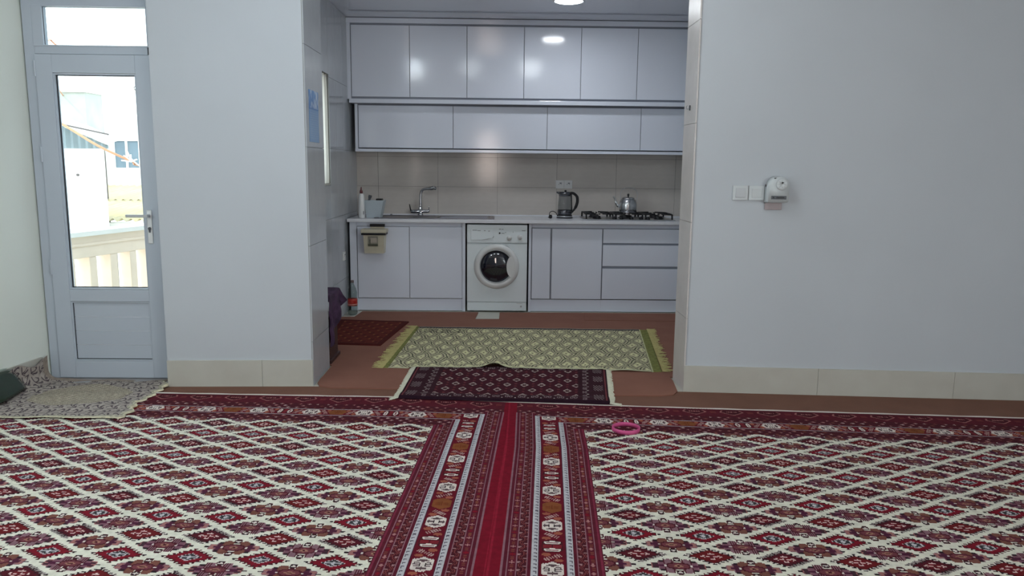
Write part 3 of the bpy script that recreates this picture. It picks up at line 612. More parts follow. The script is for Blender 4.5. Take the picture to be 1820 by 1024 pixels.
obj('end_panel', bx(-1.364, -1.338, 7.425, 7.736, 1.51, 1.926, bev=.002), M['cab'], V)
for a, c in zip([-1.334, -.441, .447, 1.335, 1.83], [-.441, .447, 1.335, 1.83]): panel('flap_door', V, a+.0025, c-.0025, 7.430, 1.524, 1.913)
# ---------------------------------------------------------------- base cabinets, worktop
Yk = 7.17
def base_unit(label, x0, x1, doors, lp=None, rp=None):
    t = thing('base_cabinet', label, 'cabinet', ((x0+x1)/2, 7.4, 0))
    obj('carcass', bx(x0, x1, Yk+.022, 7.735, .125, .838), M['cabin'], t)
    obj('grip_rail', bx(x0, x1, Yk+.018, Yk+.03, .80, .838), M['cab'], t)
    obj('kickboard', bx(x0, x1, Yk+.012, Yk+.028, .006, .120, bev=.001), M['cab'], t)
    for p in (lp, rp):
        if p: obj('side_panel', bx(p[0], p[1], Yk-.008, 7.735, .004, .838, bev=.001), M['cab'], t)
    for nm, a, c, z0, z1 in doors: panel(nm, t, a, c, Yk, z0, z1)
    return t
base_unit('white base cupboard with two doors under the sink', -1.322, -.34, [('door', -1.316, -.836, .127, .795), ('door', -.831, -.342, .127, .797)], lp=(-1.385, -1.322), rp=(-.34, -.313))
base_unit('white base cupboard right of the washing machine, narrow panel and one door', .302, .968, [('narrow_panel', .310, .480, .128, .790), ('door', .496, .964, .128, .790)], lp=(.279, .302))
dt = base_unit('white base cupboard of three stacked drawers under the gas hob', .968, 1.84, [('drawer', .974, 1.835, .662, .792), ('drawer', .974, 1.835, .444, .642), ('drawer', .974, 1.835, .130, .420)])
for z in (.652, .432): obj('grip_groove', bx(.974, 1.835, Yk+.016, Yk+.02, z-.011, z+.011), M['cabin'], dt)
wt = thing('worktop', 'long white worktop over the base cupboards and washing machine', 'worktop', (.2, 7.4, .84))
obj('slab', bx(-1.40, 1.84, 7.112, 7.736, .840, .870, bev=.004), M['top'], wt)
obj('upstand', bx(-1.40, 1.84, 7.716, 7.736, .870, .884, bev=.002), M['top'], wt)
# ---------------------------------------------------------------- washing machine
wm = thing('washing_machine', 'white front loading washing machine between the base cupboards', 'washing machine', (-.018, 7.4, .008))
obj('body', bx(-.297, .263, 7.165, 7.70, .03, .826, bev=.006), M['wash'], wm)
obj('front_panel', bx(-.297, .263, 7.150, 7.170, .098, .648, bev=.006), M['wash'], wm)
obj('kick_panel', bx(-.295, .262, 7.153, 7.170, .014, .094, bev=.004), M['wash'], wm)
cp = obj('control_panel', bx(-.297, .263, 7.142, 7.170, .655, .824, bev=.008), M['wash'], wm)
dw = obj('detergent_drawer', bx(-.262, -.055, 7.138, 7.146, .682, .790, bev=.003), M['wash'], cp)
b = bmesh.new(); prism(b, [(0, 0), (.10, .018), (.12, .036), (.118, .024), (.06, .004)], 0, .012); bmesh.ops.rotate(b, verts=b.verts, matrix=Matrix.Rotation(PI/2, 3, 'X')); bmesh.ops.translate(b, verts=b.verts, vec=(-.165, 7.146, .686)); obj('drawer_grip', b, M['wgrey'], cp)
for x, z in ((.095, .703), (.193, .713)):
    b = bmesh.new(); lathe(b, [(.024, 0), (.023, .010), (.017, .014), (.016, .026), (0, .027)], x, z, 24, 'Y', 7.142); box(b, x-.002, x+.002, 7.114, 7.118, z, z+.015); obj('knob', b, M['white'], cp, True)
b = bmesh.new(); lathe(b, [(.008, 0), (.008, .005), (0, .006)], .006, .748, 16, 'Y', 7.142); obj('power_button', b, M['black'], cp)
b = bmesh.new()
for x0, x1, z in ((-.245, -.205, .772), (-.20, -.17, .768), (-.14, -.125, .768), (-.10, -.085, .764), (.0, .018, .783), (.025, .04, .782), (.022, .05, .745), (.055, .066, .752), (.128, .134, .757), (.212, .245, .770)): box(b, x0, x1, 7.1395 if x0 > -.06 else 7.1372, 7.1425, z, z+.004)
obj('printed_marks', b, M['mark'], cp, kind='stuff')
b = bmesh.new(); lathe(b, [(.212, 0), (.208, .016), (.19, .034), (.165, .036), (.152, .018), (.150, .0)], -.021, .437, 56, 'Y', 7.150); pd = obj('door_ring', b, M['white'], wm, True)
b = bmesh.new(); lathe(b, [(.156, .004), (.150, .012), (.125, .026), (.08, .036), (0, .040)], -.026, .437, 48, 'Y', 7.150); obj('door_glass', b, M['drum'], pd, True)
b = bmesh.new(); lathe(b, [(.160, .010), (.158, .030), (.150, .030), (.149, .010)], -.026, .437, 48, 'Y', 7.150); obj('glass_rim', b, M['wgrey'], pd, True)
b = bmesh.new(); n = 16                               # the bulging grip on the right of the ring
pr = [(.112+.0, -.085)]; arc = [(.150-.052*math.cos(t_), .100*math.sin(t_)) for t_ in np.linspace(-1.15, 1.15, n)]; outr = [(.172*math.cos(t_), .172*math.sin(t_)) for t_ in np.linspace(.62, -.62, n)]
lo = [b.verts.new((-.026+p[0], 7.150-.008, .437+p[1])) for p in arc+outr]; hi = [b.verts.new((-.026+p[0], 7.150-.0415, .437+p[1])) for p in arc+outr]
b.faces.new(lo); b.faces.new(hi[::-1])
for k in range(len(lo)): b.faces.new((lo[k], lo[(k+1) % len(lo)], hi[(k+1) % len(lo)], hi[k]))
obj('door_grip', b, M['white'], pd)
b = bmesh.new(); lathe(b, [(.009, 0), (.009, .004), (0, .005)], .212, .056, 14, 'Y', 7.153); box(b, .17, .225, 7.1525, 7.154, .083, .086); obj('filter_latch', b, M['wgrey'], wm)
for x in (-.25, .21):
    for y in (7.22, 7.64): b = bmesh.new(); lathe(b, [(.022, .002), (.022, .012), (.012, .014), (.012, .032)], x, y, 14); obj('foot', b, M['black'], wm)

# ---------------------------------------------------------------- on the worktop
sk = thing('sink', 'stainless steel sink with basin and drainer set in the worktop', 'sink', (-.6, 7.42, .87))
b = bmesh.new(); box(b, -1.165, -.045, 7.205, 7.215, .8702, .877); box(b, -1.165, -.045, 7.60, 7.64, .8702, .877); box(b, -1.165, -1.13, 7.215, 7.60, .8702, .877); box(b, -.085, -.045, 7.215, 7.60, .8702, .877); box(b, -.62, -.58, 7.215, 7.60, .8702, .877); obj('rim', b, M['sinksteel'], sk)
b = bmesh.new(); box(b, -1.13, -.62, 7.215, 7.60, .8701, .8712); obj('basin', b, M['sinksteel'], sk)
b = bmesh.new(); lathe(b, [(.045, .8712), (.045, .8735), (.03, .8735), (.022, .8722)], -.87, 7.42, 20); obj('drain', b, M['chrome'], sk)
for k in range(9): obj('drainer_ridge', bx(-.56, -.11, 7.24+k*.04, 7.252+k*.04, .8702, .8755, bev=.002), M['sinksteel'], sk)
obj('drainer', bx(-.58, -.085, 7.215, 7.60, .8701, .8712), M['sinksteel'], sk)
b = bmesh.new(); lathe(b, [(.012, .877), (.012, .884), (.007, .888), (0, .889)], -1.06, 7.62, 14); obj('overflow_knob', b, M['chrome'], sk)
fc = thing('mixer_tap', 'chrome mixer tap with tall bent spout behind the sink', 'tap', (-.775, 7.63, .877))
b = bmesh.new(); lathe(b, [(.030, .877), (.028, .886), (.022, .89), (.021, .945), (.016, .955), (.016, .965)], -.775, 7.62, 20); obj('column', b, M['chrome'], fc, True)
b = bmesh.new(); tube(b, [(-.868, 7.62, .912), (-.84, 7.62, .913), (-.70, 7.62, .918), (-.685, 7.62, .918)], [.016, .019, .017, .012], 14); obj('mixer_body', b, M['chrome'], fc, True)
b = bmesh.new(); tube(b, smoothpts([(-.775, 7.62, .955), (-.772, 7.62, 1.05), (-.765, 7.62, 1.105), (-.735, 7.61, 1.132), (-.68, 7.60, 1.138), (-.63, 7.59, 1.150)]), [.013]*25+[.019]*6, 14); obj('spout', b, M['steel'], fc, True)
b = bmesh.new(); tube(b, [(-.624, 7.588, 1.152), (-.63, 7.586, 1.128)], .014, 12); obj('spray_head', b, M['chrome'], fc, True)
b = bmesh.new(); tube(b, [(-.866, 7.62, .915), (-.872, 7.605, .945), (-.878, 7.59, .985)], [.008, .006, .004], 8); obj('lever', b, M['black'], fc, True)
b = bmesh.new(); tube(b, [(-.692, 7.62, .918), (-.690, 7.60, .945), (-.688, 7.585, .968)], [.006, .004, .003], 8); obj('lever', b, M['chrome'], fc, True)
bt = thing('dish_soap_bottle', 'slim white squeeze bottle with dull red cap beside the sink', 'bottle', (-1.288, 7.24, .87))
b = bmesh.new(); lathe(b, [(.026, .871), (.029, .876), (.028, .98), (.027, 1.05), (.024, 1.085), (.015, 1.098), (.012, 1.10)], -1.283, 7.235, 24); obj('body', b, M['white'], bt, True)
b = bmesh.new(); lathe(b, [(.015, 1.098), (.014, 1.122), (.008, 1.13), (.005, 1.155), (.003, 1.158)], -1.283, 7.235, 16); obj('cap', b, M['redcap'], bt, True)
b = bmesh.new(); box(b, -1.262, -1.258, 7.207, 7.2145, .905, .935, .0015); obj('label_mark', b, M['mark'], bt)
cd_ = thing('dish_caddy', 'pale blue grey plastic tub holding sponges beside the white bottle', 'tub', (-1.175, 7.36, .87))
b = bmesh.new()
lo = [(-1.245, 7.28), (-1.118, 7.28), (-1.118, 7.43), (-1.245, 7.43)]; hi = [(-1.268, 7.265), (-1.085, 7.265), (-1.085, 7.45), (-1.268, 7.45)]
def shell(bm, lo, hi, z0, z1, th):
    c = (np.mean([p[0] for p in lo]), np.mean([p[1] for p in lo])); ins = lambda p: (p[0]+math.copysign(th, c[0]-p[0]), p[1]+math.copysign(th, c[1]-p[1]))
    A = [bm.verts.new((*p, z0)) for p in lo]; B = [bm.verts.new((*p, z1)) for p in hi]; Cc = [bm.verts.new((*ins(p), z1)) for p in hi]; Dd = [bm.verts.new((*ins(p), z0+th)) for p in lo]
    bm.faces.new(A[::-1]); bm.faces.new(Dd)
    for k in range(4):
        q = (k+1) % 4; bm.faces.new((A[k], A[q], B[q], B[k])); bm.faces.new((B[k], B[q], Cc[q], Cc[k])); bm.faces.new((Cc[k], Cc[q], Dd[q], Dd[k]))
shell(b, lo, hi, .871, 1.03, .004); obj('tub', b, M['lblue'], cd_)
b = bmesh.new(); box(b, -1.27, -1.083, 7.262, 7.268, 1.018, 1.034, .002); obj('rim_lip', b, M['lblue'], cd_)
b = bmesh.new(); box(b, -1.16, -1.10, 7.30, 7.37, .96, 1.048, .006); tag(obj('scourer', b, M['black']), 'black scouring pad sticking out of the pale tub', 'sponge')
b = bmesh.new(); tube(b, smoothpts([(-1.24, 7.40, .90), (-1.245, 7.41, 1.0), (-1.23, 7.42, 1.075)]), [.011]*10+[.016]*3, 10); tag(obj('dish_brush', b, M['mark']), 'grey dish brush handle standing behind the soap bottle', 'brush')
# glass electric kettle
ek = thing('electric_kettle', 'glass electric kettle with black handle on its base', 'kettle', (.64, 7.5, .87))
kx, ky = .635, 7.50
b = bmesh.new(); lathe(b, [(.078, .871), (.078, .878), (.074, .884), (.074, .898), (.070, .902)], kx, ky, 32); obj('power_base', b, M['black'], ek, True)
b = bmesh.new(); lathe(b, [(.0765, .880), (.0765, .894), (.074, .896)], kx, ky, 32); obj('steel_band', b, M['chrome'], ek, True)
b = bmesh.new(); lathe(b, [(.066, .904), (.070, .908), (.070, .948), (.067, .95)], kx, ky, 32); obj('heater_collar', b, M['dsteel'], ek, True)
b = bmesh.new(); lathe(b, [(.067, .95), (.066, 1.0), (.060, 1.06), (.057, 1.085)], kx, ky, 32); b.faces.ensure_lookup_table(); obj('glass_jug', b, M['kglass'], ek, True)
b = bmesh.new(); lathe(b, [(.059, 1.083), (.059, 1.118), (.050, 1.124), (0, 1.126)], kx, ky, 32); tube(b, [(kx-.045, ky, 1.108), (kx-.082, ky, 1.120)], [.018, .006], 8); obj('lid_collar', b, M['dsteel'], ek, True)
b = bmesh.new(); lathe(b, [(.010, 1.125), (.012, 1.138), (0, 1.141)], kx+.005, ky, 12); obj('lid_knob', b, M['black'], ek, True)
b = bmesh.new(); tube(b, smoothpts([(kx+.05, ky, 1.112), (kx+.085, ky, 1.108), (kx+.118, ky, 1.075), (kx+.120, ky, 1.02), (kx+.100, ky, .965), (kx+.065, ky, .925)]), [.013]*12+[.015]*12+[.011]*7, 10); tube(b, [(kx+.062, ky, 1.10), (kx+.070, ky, .93)], .006, 8); obj('handle', b, M['black'], ek, True)
b = bmesh.new(); tube(b, smoothpts([(kx-.07, ky-.02, .889), (kx-.085, ky-.05, .92), (kx-.12, ky-.07, .94), (kx-.150, ky-.08, .925), (kx-.150, ky-.085, .895), (kx-.135, ky-.09, .885)]), .0035, 6); obj('cord', b, M['black'], ek, True)
b = bmesh.new(); lathe(b, [(.008, .871), (.016, .876), (.017, .895), (.010, .905), (0, .907)], kx-.142, ky-.085, 14); tube(b, [(kx-.152, ky-.10, .884), (kx-.165, ky-.13, .884)], .003, 6); obj('plug', b, M['black'], ek, True)
# gas hob
hb = thing('gas_hob', 'steel gas hob with black cast iron grates and a row of knobs', 'hob', (1.22, 7.42, .87))
obj('hob_plate', bx(.795, 1.655, 7.215, 7.68, .8702, .880, bev=.004), M['steel'], hb)
for cx, cy, r in ((.93, 7.34, .035), (.93, 7.56, .045), (1.225, 7.47, .06), (1.52, 7.34, .035), (1.52, 7.56, .045)):
    b = bmesh.new(); lathe(b, [(r*1.2, .880), (r*1.2, .886), (r, .888), (r, .902), (r*.8, .906), (0, .907)], cx, cy, 20); obj('burner', b, M['iron'], hb, True)
for x0, x1 in ((.82, 1.07), (1.10, 1.35), (1.38, 1.63)):
    b = bmesh.new(); xm = (x0+x1)/2; zt = .925
    for xx in (x0, x1): tube(b, smoothpts([(xx, 7.25, .881), (xx, 7.262, .915), (xx, 7.29, zt), (xx, 7.62, zt), (xx, 7.645, .915), (xx, 7.655, .881)], 3), .008, 6)
    for yy in (7.29, 7.455, 7.62): tube(b, [(x0, yy, zt), (xm-.03, yy, zt+.003)], .007, 6); tube(b, [(x1, yy, zt), (xm+.03, yy, zt+.003)], .007, 6)
    for yy in (7.34, 7.56): tube(b, [(xm, yy-.09, zt), (xm, yy-.02, zt+.003)], .006, 6)
    obj('grate', b, M['iron'], hb, True)
for x in (1.085, 1.150, 1.245, 1.335, 1.40):
    b = bmesh.new(); lathe(b, [(.020, .880), (.019, .898), (.015, .903), (0, .904)], x, 7.245, 18); box(b, x-.003, x+.003, 7.226, 7.262, .902, .909); obj('knob', b, M['black'], hb, True)
ak = thing('stovetop_kettle', 'round aluminium kettle with wire handle on the hob grate', 'kettle', (1.243, 7.46, .928))
ax_, ay_, z0 = 1.243, 7.46, .9325
b = bmesh.new(); lathe(b, [(.076, z0), (.083, z0+.006), (.084, z0+.035), (.086, z0+.075), (.082, z0+.10), (.068, z0+.125), (.05, z0+.137)], ax_, ay_, 36); obj('body', b, M['alu'], ak, True)
b = bmesh.new(); lathe(b, [(.062, z0+.128), (.060, z0+.139), (.045, z0+.147), (0, z0+.150)], ax_, ay_, 28); obj('lid', b, M['alu'], ak, True)
b = bmesh.new(); lathe(b, [(.007, z0+.148), (.007, z0+.158), (.011, z0+.164), (.010, z0+.178), (0, z0+.182)], ax_, ay_, 14); obj('lid_knob', b, M['black'], ak, True)
b = bmesh.new(); tube(b, smoothpts([(ax_-.075, ay_, z0+.055), (ax_-.105, ay_, z0+.072), (ax_-.122, ay_, z0+.105), (ax_-.132, ay_, z0+.138), (ax_-.146, ay_, z0+.150)]), [.016]*6+[.012]*6+[.008]*6+[.0075]*7, 10); obj('spout', b, M['alu'], ak, True)
b = bmesh.new(); tube(b, smoothpts([(ax_-.070, ay_, z0+.120), (ax_-.076, ay_, z0+.175), (ax_-.055, ay_, z0+.222), (ax_, ay_, z0+.238), (ax_+.060, ay_, z0+.222), (ax_+.088, ay_, z0+.175), (ax_+.082, ay_, z0+.110)]), .003, 6); obj('bail_handle', b, M['steel'], ak, True)
# sockets and small wall fittings
def socket(loc, n, axis, label, grp=None):
    t = thing('power_socket', label, 'socket', loc, {'X': 0, 'Y': PI/2}[axis], grp)
    for k in range(n):
        x = (k-(n-1)/2)*.082; p = obj('plate', bx(x-.0405, x+.0405, -.011, 0, -.0405, .0405, bev=.003), M['white'], t, local=True)
        b = bmesh.new(); lathe(b, [(.028, .011), (.028, .0128), (.025, .0128), (.024, .0112), (0, .0112)], x, 0, 24, 'Y', 0.); obj('well', b, M['white'], p, False, True)
        b = bmesh.new()
        for s in (-1, 1): lathe(b, [(.0035, .0112), (.0035, .0118), (0, .0119)], x+s*.010, 0, 10, 'Y', 0.)
        box(b, x-.004, x+.016, -.0142, -.011, .008, .016); obj('contact_holes', b, M['mark'], p, local=True)
    return t
socket((.643, 7.730, 1.190), 2, 'X', 'white double power socket on the backsplash above the glass kettle')
socket((-1.4105, 6.985, .540), 1, 'Y', 'white single power socket low on the left kitchen wall')
ang = math.atan(-.0737)
def on_wall(x): return (x, YR(x)-.0005)
for k, (x, lab) in enumerate(((1.418, 'white light switch left of its pair on the hall wall'), (1.511, 'white light switch next to the air freshener on the hall wall'))):
    t = thing('light_switch', lab, 'switch', (*on_wall(x), 1.219), ang, 'pair of light switches')
    obj('plate', bx(-.0445, .0445, -.010, 0, -.0425, .0425, bev=.003), M['wplas'], t, local=True)
    b = bmesh.new(); box(b, -.028, .028, -.014, -.009, -.027, .027, .002); bmesh.ops.rotate(b, verts=b.verts, cent=(0, -.01, 0), matrix=Matrix.Rotation(math.radians(4 if k else -3), 3, 'X')); obj('rocker', b, M['wplas'] if k else M['sock'], t, local=True)
af = thing('air_freshener', 'white battery air freshener fixed to the hall wall', 'air freshener', (*on_wall(1.622), 1.235), ang)
b = bmesh.new(); prof = [(-.066, -.072), (.062, -.072), (.066, -.060), (.066, .035), (.055, .066), (.030, .083), (-.020, .083), (-.046, .066), (-.066, .030), (-.066, -.072+.002)]
lo = [b.verts.new((p[0]*1.0, 0, p[1])) for p in prof]; hi = [b.verts.new((p[0]*.90+.004, -.058, p[1]*.94)) for p in prof]
b.faces.new(lo); b.faces.new(hi[::-1])
for k in range(len(prof)): q = (k+1) % len(prof); b.faces.new((lo[k], lo[q], hi[q], hi[k]))
bmesh.ops.bevel(b, geom=[e for e in b.edges], offset=.005, segments=2, affect='EDGES'); obj('case', b, M['wplas'], af, True, True)
b = bmesh.new(); lathe(b, [(.033, .058), (.033, .062), (.031, .064), (.006, .065), (.0055, .063), (0, .063)], .018, .036, 28, 'Y', 0.); obj('fan_grille', b, M['wplas'], af, True, True)
b = bmesh.new()
for a in range(8): t_ = a*PI/4; tube(b, [(.018+.012*math.cos(t_), -.0645, .036+.012*math.sin(t_)), (.018+.027*math.cos(t_), -.0635, .036+.027*math.sin(t_))], .0016, 6)
obj('vent_slots', b, M['wgrey'], af, local=True)
b = bmesh.new(); lathe(b, [(.0055, .064), (.0055, .0665), (0, .067)], .020, .046, 12, 'Y', 0.); obj('nozzle', b, M['black'], af, local=True)
b = bmesh.new(); box(b, -.026, -.012, -.057, -.050, .068, .074, .001); obj('indicator', b, M['black'], af, local=True)
b = bmesh.new(); box(b, -.0672, -.064, -.03, -.022, .022, .036); obj('side_catch', b, M['black'], af, local=True)
obj('label_strip', bx(-.038, .048, -.0605, -.057, -.050, -.030, bev=.001), M['mark'], af, local=True)
b = bmesh.new(); box(b, -.030, -.022, -.0612, -.060, -.044, -.036); box(b, -.010, .036, -.0612, -.060, -.0435, -.0365); obj('label_print', b, M['black'], af, local=True)
obj('back_bracket', bx(-.060, .038, -.012, 0, -.113, -.066, bev=.003), M['mauve'], af, local=True, label='mauve grey plastic bracket below the case')
hk = thing('wall_hook', 'tiny dark curtain hook screwed into the right jamb tiles', 'hook', (1.137, 4.70, 1.715), 0)
b = bmesh.new(); box(b, 1.130, 1.137, 4.694, 4.706, 1.70, 1.73, .002); obj('base', b, M['mark'], hk)
b = bmesh.new(); tube(b, smoothpts([(1.132, 4.70, 1.712), (1.118, 4.70, 1.708), (1.114, 4.70, 1.720), (1.118, 4.70, 1.728)], 4), .0025, 6); obj('hook', b, M['steel'], hk)
# blue calendar sheet on the left jamb
def sheetmat():
    m = bpy.data.materials.new('blue_calendar_print'); m.use_nodes = True; n = m.node_tree.nodes; l = m.node_tree.links; b_ = n['Principled BSDF']
    tcn = n.new('ShaderNodeTexCoord'); sp = n.new('ShaderNodeSeparateXYZ'); l.new(tcn.outputs['Generated'], sp.inputs[0])
    r = n.new('ShaderNodeValToRGB'); e = r.color_ramp.elements; e[0].position = 0; e[0].color = (*lin((128, 164, 204)), 1); e[1].position = 1; e[1].color = (*lin((96, 148, 206)), 1)
    x = e.new(.62); x.color = (*lin((120, 156, 198)), 1); x = e.new(.64); x.color = (*lin((74, 122, 182)), 1); x = e.new(.80); x.color = (*lin((84, 132, 190)), 1)
    l.new(sp.outputs['Z'], r.inputs[0]); t = n.new('ShaderNodeTexNoise'); t.inputs['Scale'].default_value = 3.2; l.new(tcn.outputs['Generated'], t.inputs[0])
    mr = n.new('ShaderNodeMapRange'); mr.inputs[1].default_value = .52; mr.inputs[2].default_value = .66; l.new(t.outputs[0], mr.inputs[0])
    hi_ = n.new('ShaderNodeMath'); hi_.operation = 'GREATER_THAN'; hi_.inputs[1].default_value = .66; l.new(sp.outputs['Z'], hi_.inputs[0])
    mu = n.new('ShaderNodeMath'); mu.operation = 'MULTIPLY'; l.new(mr.outputs[0], mu.inputs[0]); l.new(hi_.outputs[0], mu.inputs[1])
    mx = n.new('ShaderNodeMix'); mx.data_type = 'RGBA'; mx.inputs['B'].default_value = (*lin((200, 214, 232)), 1); l.new(mu.outputs[0], mx.inputs['Factor']); l.new(r.outputs[0], mx.inputs['A'])
    l.new(mx.outputs['Result'], b_.inputs['Base Color']); b_.inputs['Roughness'].default_value = .35; return m
ps = thing('wall_calendar', 'blue calendar sheet with sky picture on the left jamb tiles', 'calendar', (-1.139, 4.85, 1.645))
b = bmesh.new(); box(b, -1.1395, -1.1375, 4.725, 4.965, 1.492, 1.800); obj('sheet', b, sheetmat(), ps)
b = bmesh.new()
for k in range(12):
    for q in range(6): box(b, -1.1377, -1.1371, 4.745+q*.034, 4.745+q*.034+random.uniform(.012, .024), 1.515+k*.0135, 1.519+k*.0135)
obj('printed_lines', b, mat('pale_print', (168, 190, 216), .5, noise=(90, .2)), ps, kind='stuff')
# hanging bin on the left door
hb_ = thing('hanging_bin', 'small cream waste bin hooked over the left sink cupboard door', 'bin', (-1.142, 7.1, .56))
b = bmesh.new(); box(b, -1.195, -1.058, 7.145, 7.170, .796, .822, .002); obj('hook_strap', b, M['black'], hb_)
b = bmesh.new(); box(b, -1.190, -1.062, 7.150, 7.169, .745, .800, .002); obj('hanger', b, M['cream'], hb_)
b = bmesh.new(); shell(b, [(-1.230, 7.045), (-1.054, 7.045), (-1.054, 7.155), (-1.230, 7.155)], [(-1.238, 7.032), (-1.046, 7.032), (-1.046, 7.165), (-1.238, 7.165)], .560, .735, .004); obj('bucket', b, M['cream'], hb_)
b = bmesh.new(); box(b, -1.258, -1.028, 7.018, 7.168, .748, .782, .006); obj('lid', b, M['cream'], hb_)
b = bmesh.new(); box(b, -1.254, -1.032, 7.016, 7.168, .729, .747, .005); obj('lid_seal', b, M['black'], hb_)
b = bmesh.new(); box(b, -1.195, -1.105, 7.029, 7.036, .628, .718, .001); st = obj('sticker', b, mat('grey_sticker', (138, 134, 122), .4, noise=(30, .4)), hb_)
b = bmesh.new(); box(b, -1.195, -1.105, 7.0275, 7.030, .628, .648); prism(b, [(-1.18, 7.0275), (-1.172, 7.0275), (-1.172, 7.03), (-1.18, 7.03)], .648, .69); obj('sticker_print', b, mat('dark_sticker_print', (78, 80, 66), .5, noise=(60, .3)), hb_)
b = bmesh.new(); box(b, -1.17, -1.115, 7.0275, 7.030, .66, .705); obj('sticker_print', b, mat('pale_sticker_print', (178, 168, 156), .5, noise=(60, .3)), hb_)
# plastic bottle on the bare floor corner
pb = thing('drink_bottle', 'clear plastic drink bottle with red label on the floor corner', 'bottle', (-1.335, 6.97, 0))
px, py = -1.335, 6.97
b = bmesh.new(); lathe(b, [(.030, .002), (.040, .008), (.044, .03), (.044, .085), (.043, .155), (.044, .19), (.044, .21), (.034, .245), (.018, .28), (.014, .292), (.014, .305)], px, py, 28); obj('bottle_body', b, M['pet'], pb, True)
b = bmesh.new(); lathe(b, [(.0446, .088), (.0446, .152), (.0442, .153)], px, py, 28); lb = obj('label', b, M['red'], pb, True)
b = bmesh.new(); lathe(b, [(.0449, .094), (.0449, .106)], px, py, 28); obj('label_band', b, mat('pale_label_band', (210, 160, 150), .5, noise=(80, .6, (176, 34, 28))), lb, True)
b = bmesh.new(); lathe(b, [(.016, .300), (.016, .318), (.014, .321), (0, .321)], px, py, 16); obj('cap', b, mat('grey_cap', (120, 108, 110), .4, noise=(20, .1)), pb, True)
# low table with a purple cloth behind the left jamb
sd = thing('low_table', 'dark wooden low table mostly hidden under the purple cloth', 'table', (-1.27, 5.30, .0105))
obj('top', bx(-1.405, -1.172, 5.14, 5.46, .470, .490, bev=.003), M['wood'], sd)
obj('drawer_box', bx(-1.395, -1.150, 5.15, 5.42, .030, .250, bev=.004), M['wood'], sd)
obj('pale_panel', bx(-1.39, -1.158, 5.16, 5.40, .25, .33, bev=.002), M['mauve'], sd)
for x in (-1.40, -1.20):
    for y in (5.145, 5.425): obj('leg', bx(x, x+.025, y, y+.025, .0108, .470, bev=.002), M['wood'], sd)
obj('plinth', bx(-1.395, -1.138, 5.15, 5.44, .0108, .034, bev=.002), M['wood'], sd)
bm = bmesh.new(); nx, ny = 34, 30; vs = []
for j in range(ny+1):
    r = []
    for i in range(nx+1):
        x = -1.405+i/nx*.55; y = 5.08+j/ny*.46; over = max(0, x+1.166); drop = over; xx = min(x, -1.166)+.026*(over > 0)+.030*math.sin(y*26)*min(1, over*4)
        fr = max(0, 5.13-y); bk = max(0, y-5.465); z = .4925-drop*1.0*(.75+.35*math.sin((y-5.08)*9+.8))-fr*.9-bk*.8
        if bk > 0 and over > 0: xx += .075*min(1, bk*10)*max(0, 1-abs(over-.09)*7)
        r.append(bm.verts.new((xx, max(min(y, 5.47+.02*math.sin(x*40)) if bk <= 0 else 5.47+bk*.35, 5.12-.01*math.sin(x*50)), z)))
    vs.append(r)
for j in range(ny):
    for i in range(nx): bm.faces.new((vs[j][i], vs[j][i+1], vs[j+1][i+1], vs[j+1][i]))
tag(obj('table_cloth', bm, M['purple'], smooth=True), 'purple patterned cloth draped over the low table behind the jamb', 'cloth')

# ---------------------------------------------------------------- lamps
kl = thing('ceiling_light', 'round white LED lamp shining on the kitchen ceiling', 'lamp', (.545, 6.45, 2.69))
b = bmesh.new(); lathe(b, [(.13, 2.689), (.13, 2.672), (.118, 2.668), (.115, 2.672)], .545, 6.45, 36); obj('lamp_rim', b, M['white'], kl, True)
b = bmesh.new(); lathe(b, [(.115, 2.674), (.10, 2.667), (0, 2.664)], .545, 6.45, 36); obj('diffuser', b, M['lampon'], kl, True)
ld = bpy.data.lights.new('kitchen_lamp_light', 'AREA'); ld.shape = 'DISK'; ld.size = .22; ld.energy = 6.5; ld.color = (.93, .97, 1)
lo_ = bpy.data.objects.new('kitchen_lamp_light', ld); C.objects.link(lo_); lo_.location = (.545, 6.45, 2.655)
for (x, y, r, lab) in ((-1.25, 3.0, .09, 'round hall ceiling lamp on the left, brightest in the cupboard doors'), (-.40, 3.72, .045, 'round hall ceiling lamp in the middle of three'), (.42, 3.72, .045, 'round hall ceiling lamp on the right of three')):
    t = thing('hall_light', lab, 'lamp', (x, y, 2.85)); b = bmesh.new(); lathe(b, [(r*1.2, 2.849), (r*1.2, 2.83), (r, 2.826)], x, y, 24); obj('lamp_rim', b, M['white'], t, True)
    b = bmesh.new(); lathe(b, [(r, 2.828), (r*.7, 2.80), (0, 2.79)], x, y, 24); obj('bulb', b, M['spot' if r > .08 else 'dimspot'], t, True)
    hl = bpy.data.lights.new('hall_lamp_light', 'POINT'); hl.energy = 8 if r > .08 else (5 if x < 0 else 11); hl.shadow_soft_size = .10 if r > .08 else .14; hl.color = (.90, .97, 1)
    ho = bpy.data.objects.new('hall_lamp_light', hl); C.objects.link(ho); ho.location = (x, y, 2.72)

# ---------------------------------------------------------------- outside the balcony door
bal = thing('balustrade', 'beige balcony balustrade with white coping beyond the glass door', 'balustrade', (-3.23, 6.45, -.2), math.atan2(.905, .215))
def L(s, o_=0): return s
obj('coping', bx(-1.5, 2.6, -.005, .17, .972, 1.012, bev=.004), M['wrend'], bal, local=True)
obj('handrail', bx(-1.5, 2.6, .02, .15, .80, .972, bev=.004), M['beige'], bal, local=True); obj('moulding', bx(-1.5, 2.6, .012, .16, .895, .915, bev=.003), M['beige'], bal, local=True)
obj('bottom_rail', bx(-1.5, 2.6, .02, .15, .0, .15, bev=.004), M['beige'], bal, local=True)
for k in range(17): obj('baluster', bx(-1.40+k*.235, -1.318+k*.235, .022, .15, .15, .80, bev=.008), M['beige'], bal, local=True)
struct('trim_4', bx(-4.5, -1.7, 4.96, 8.4, -.35, -.2), M['beige'])         # balcony slab
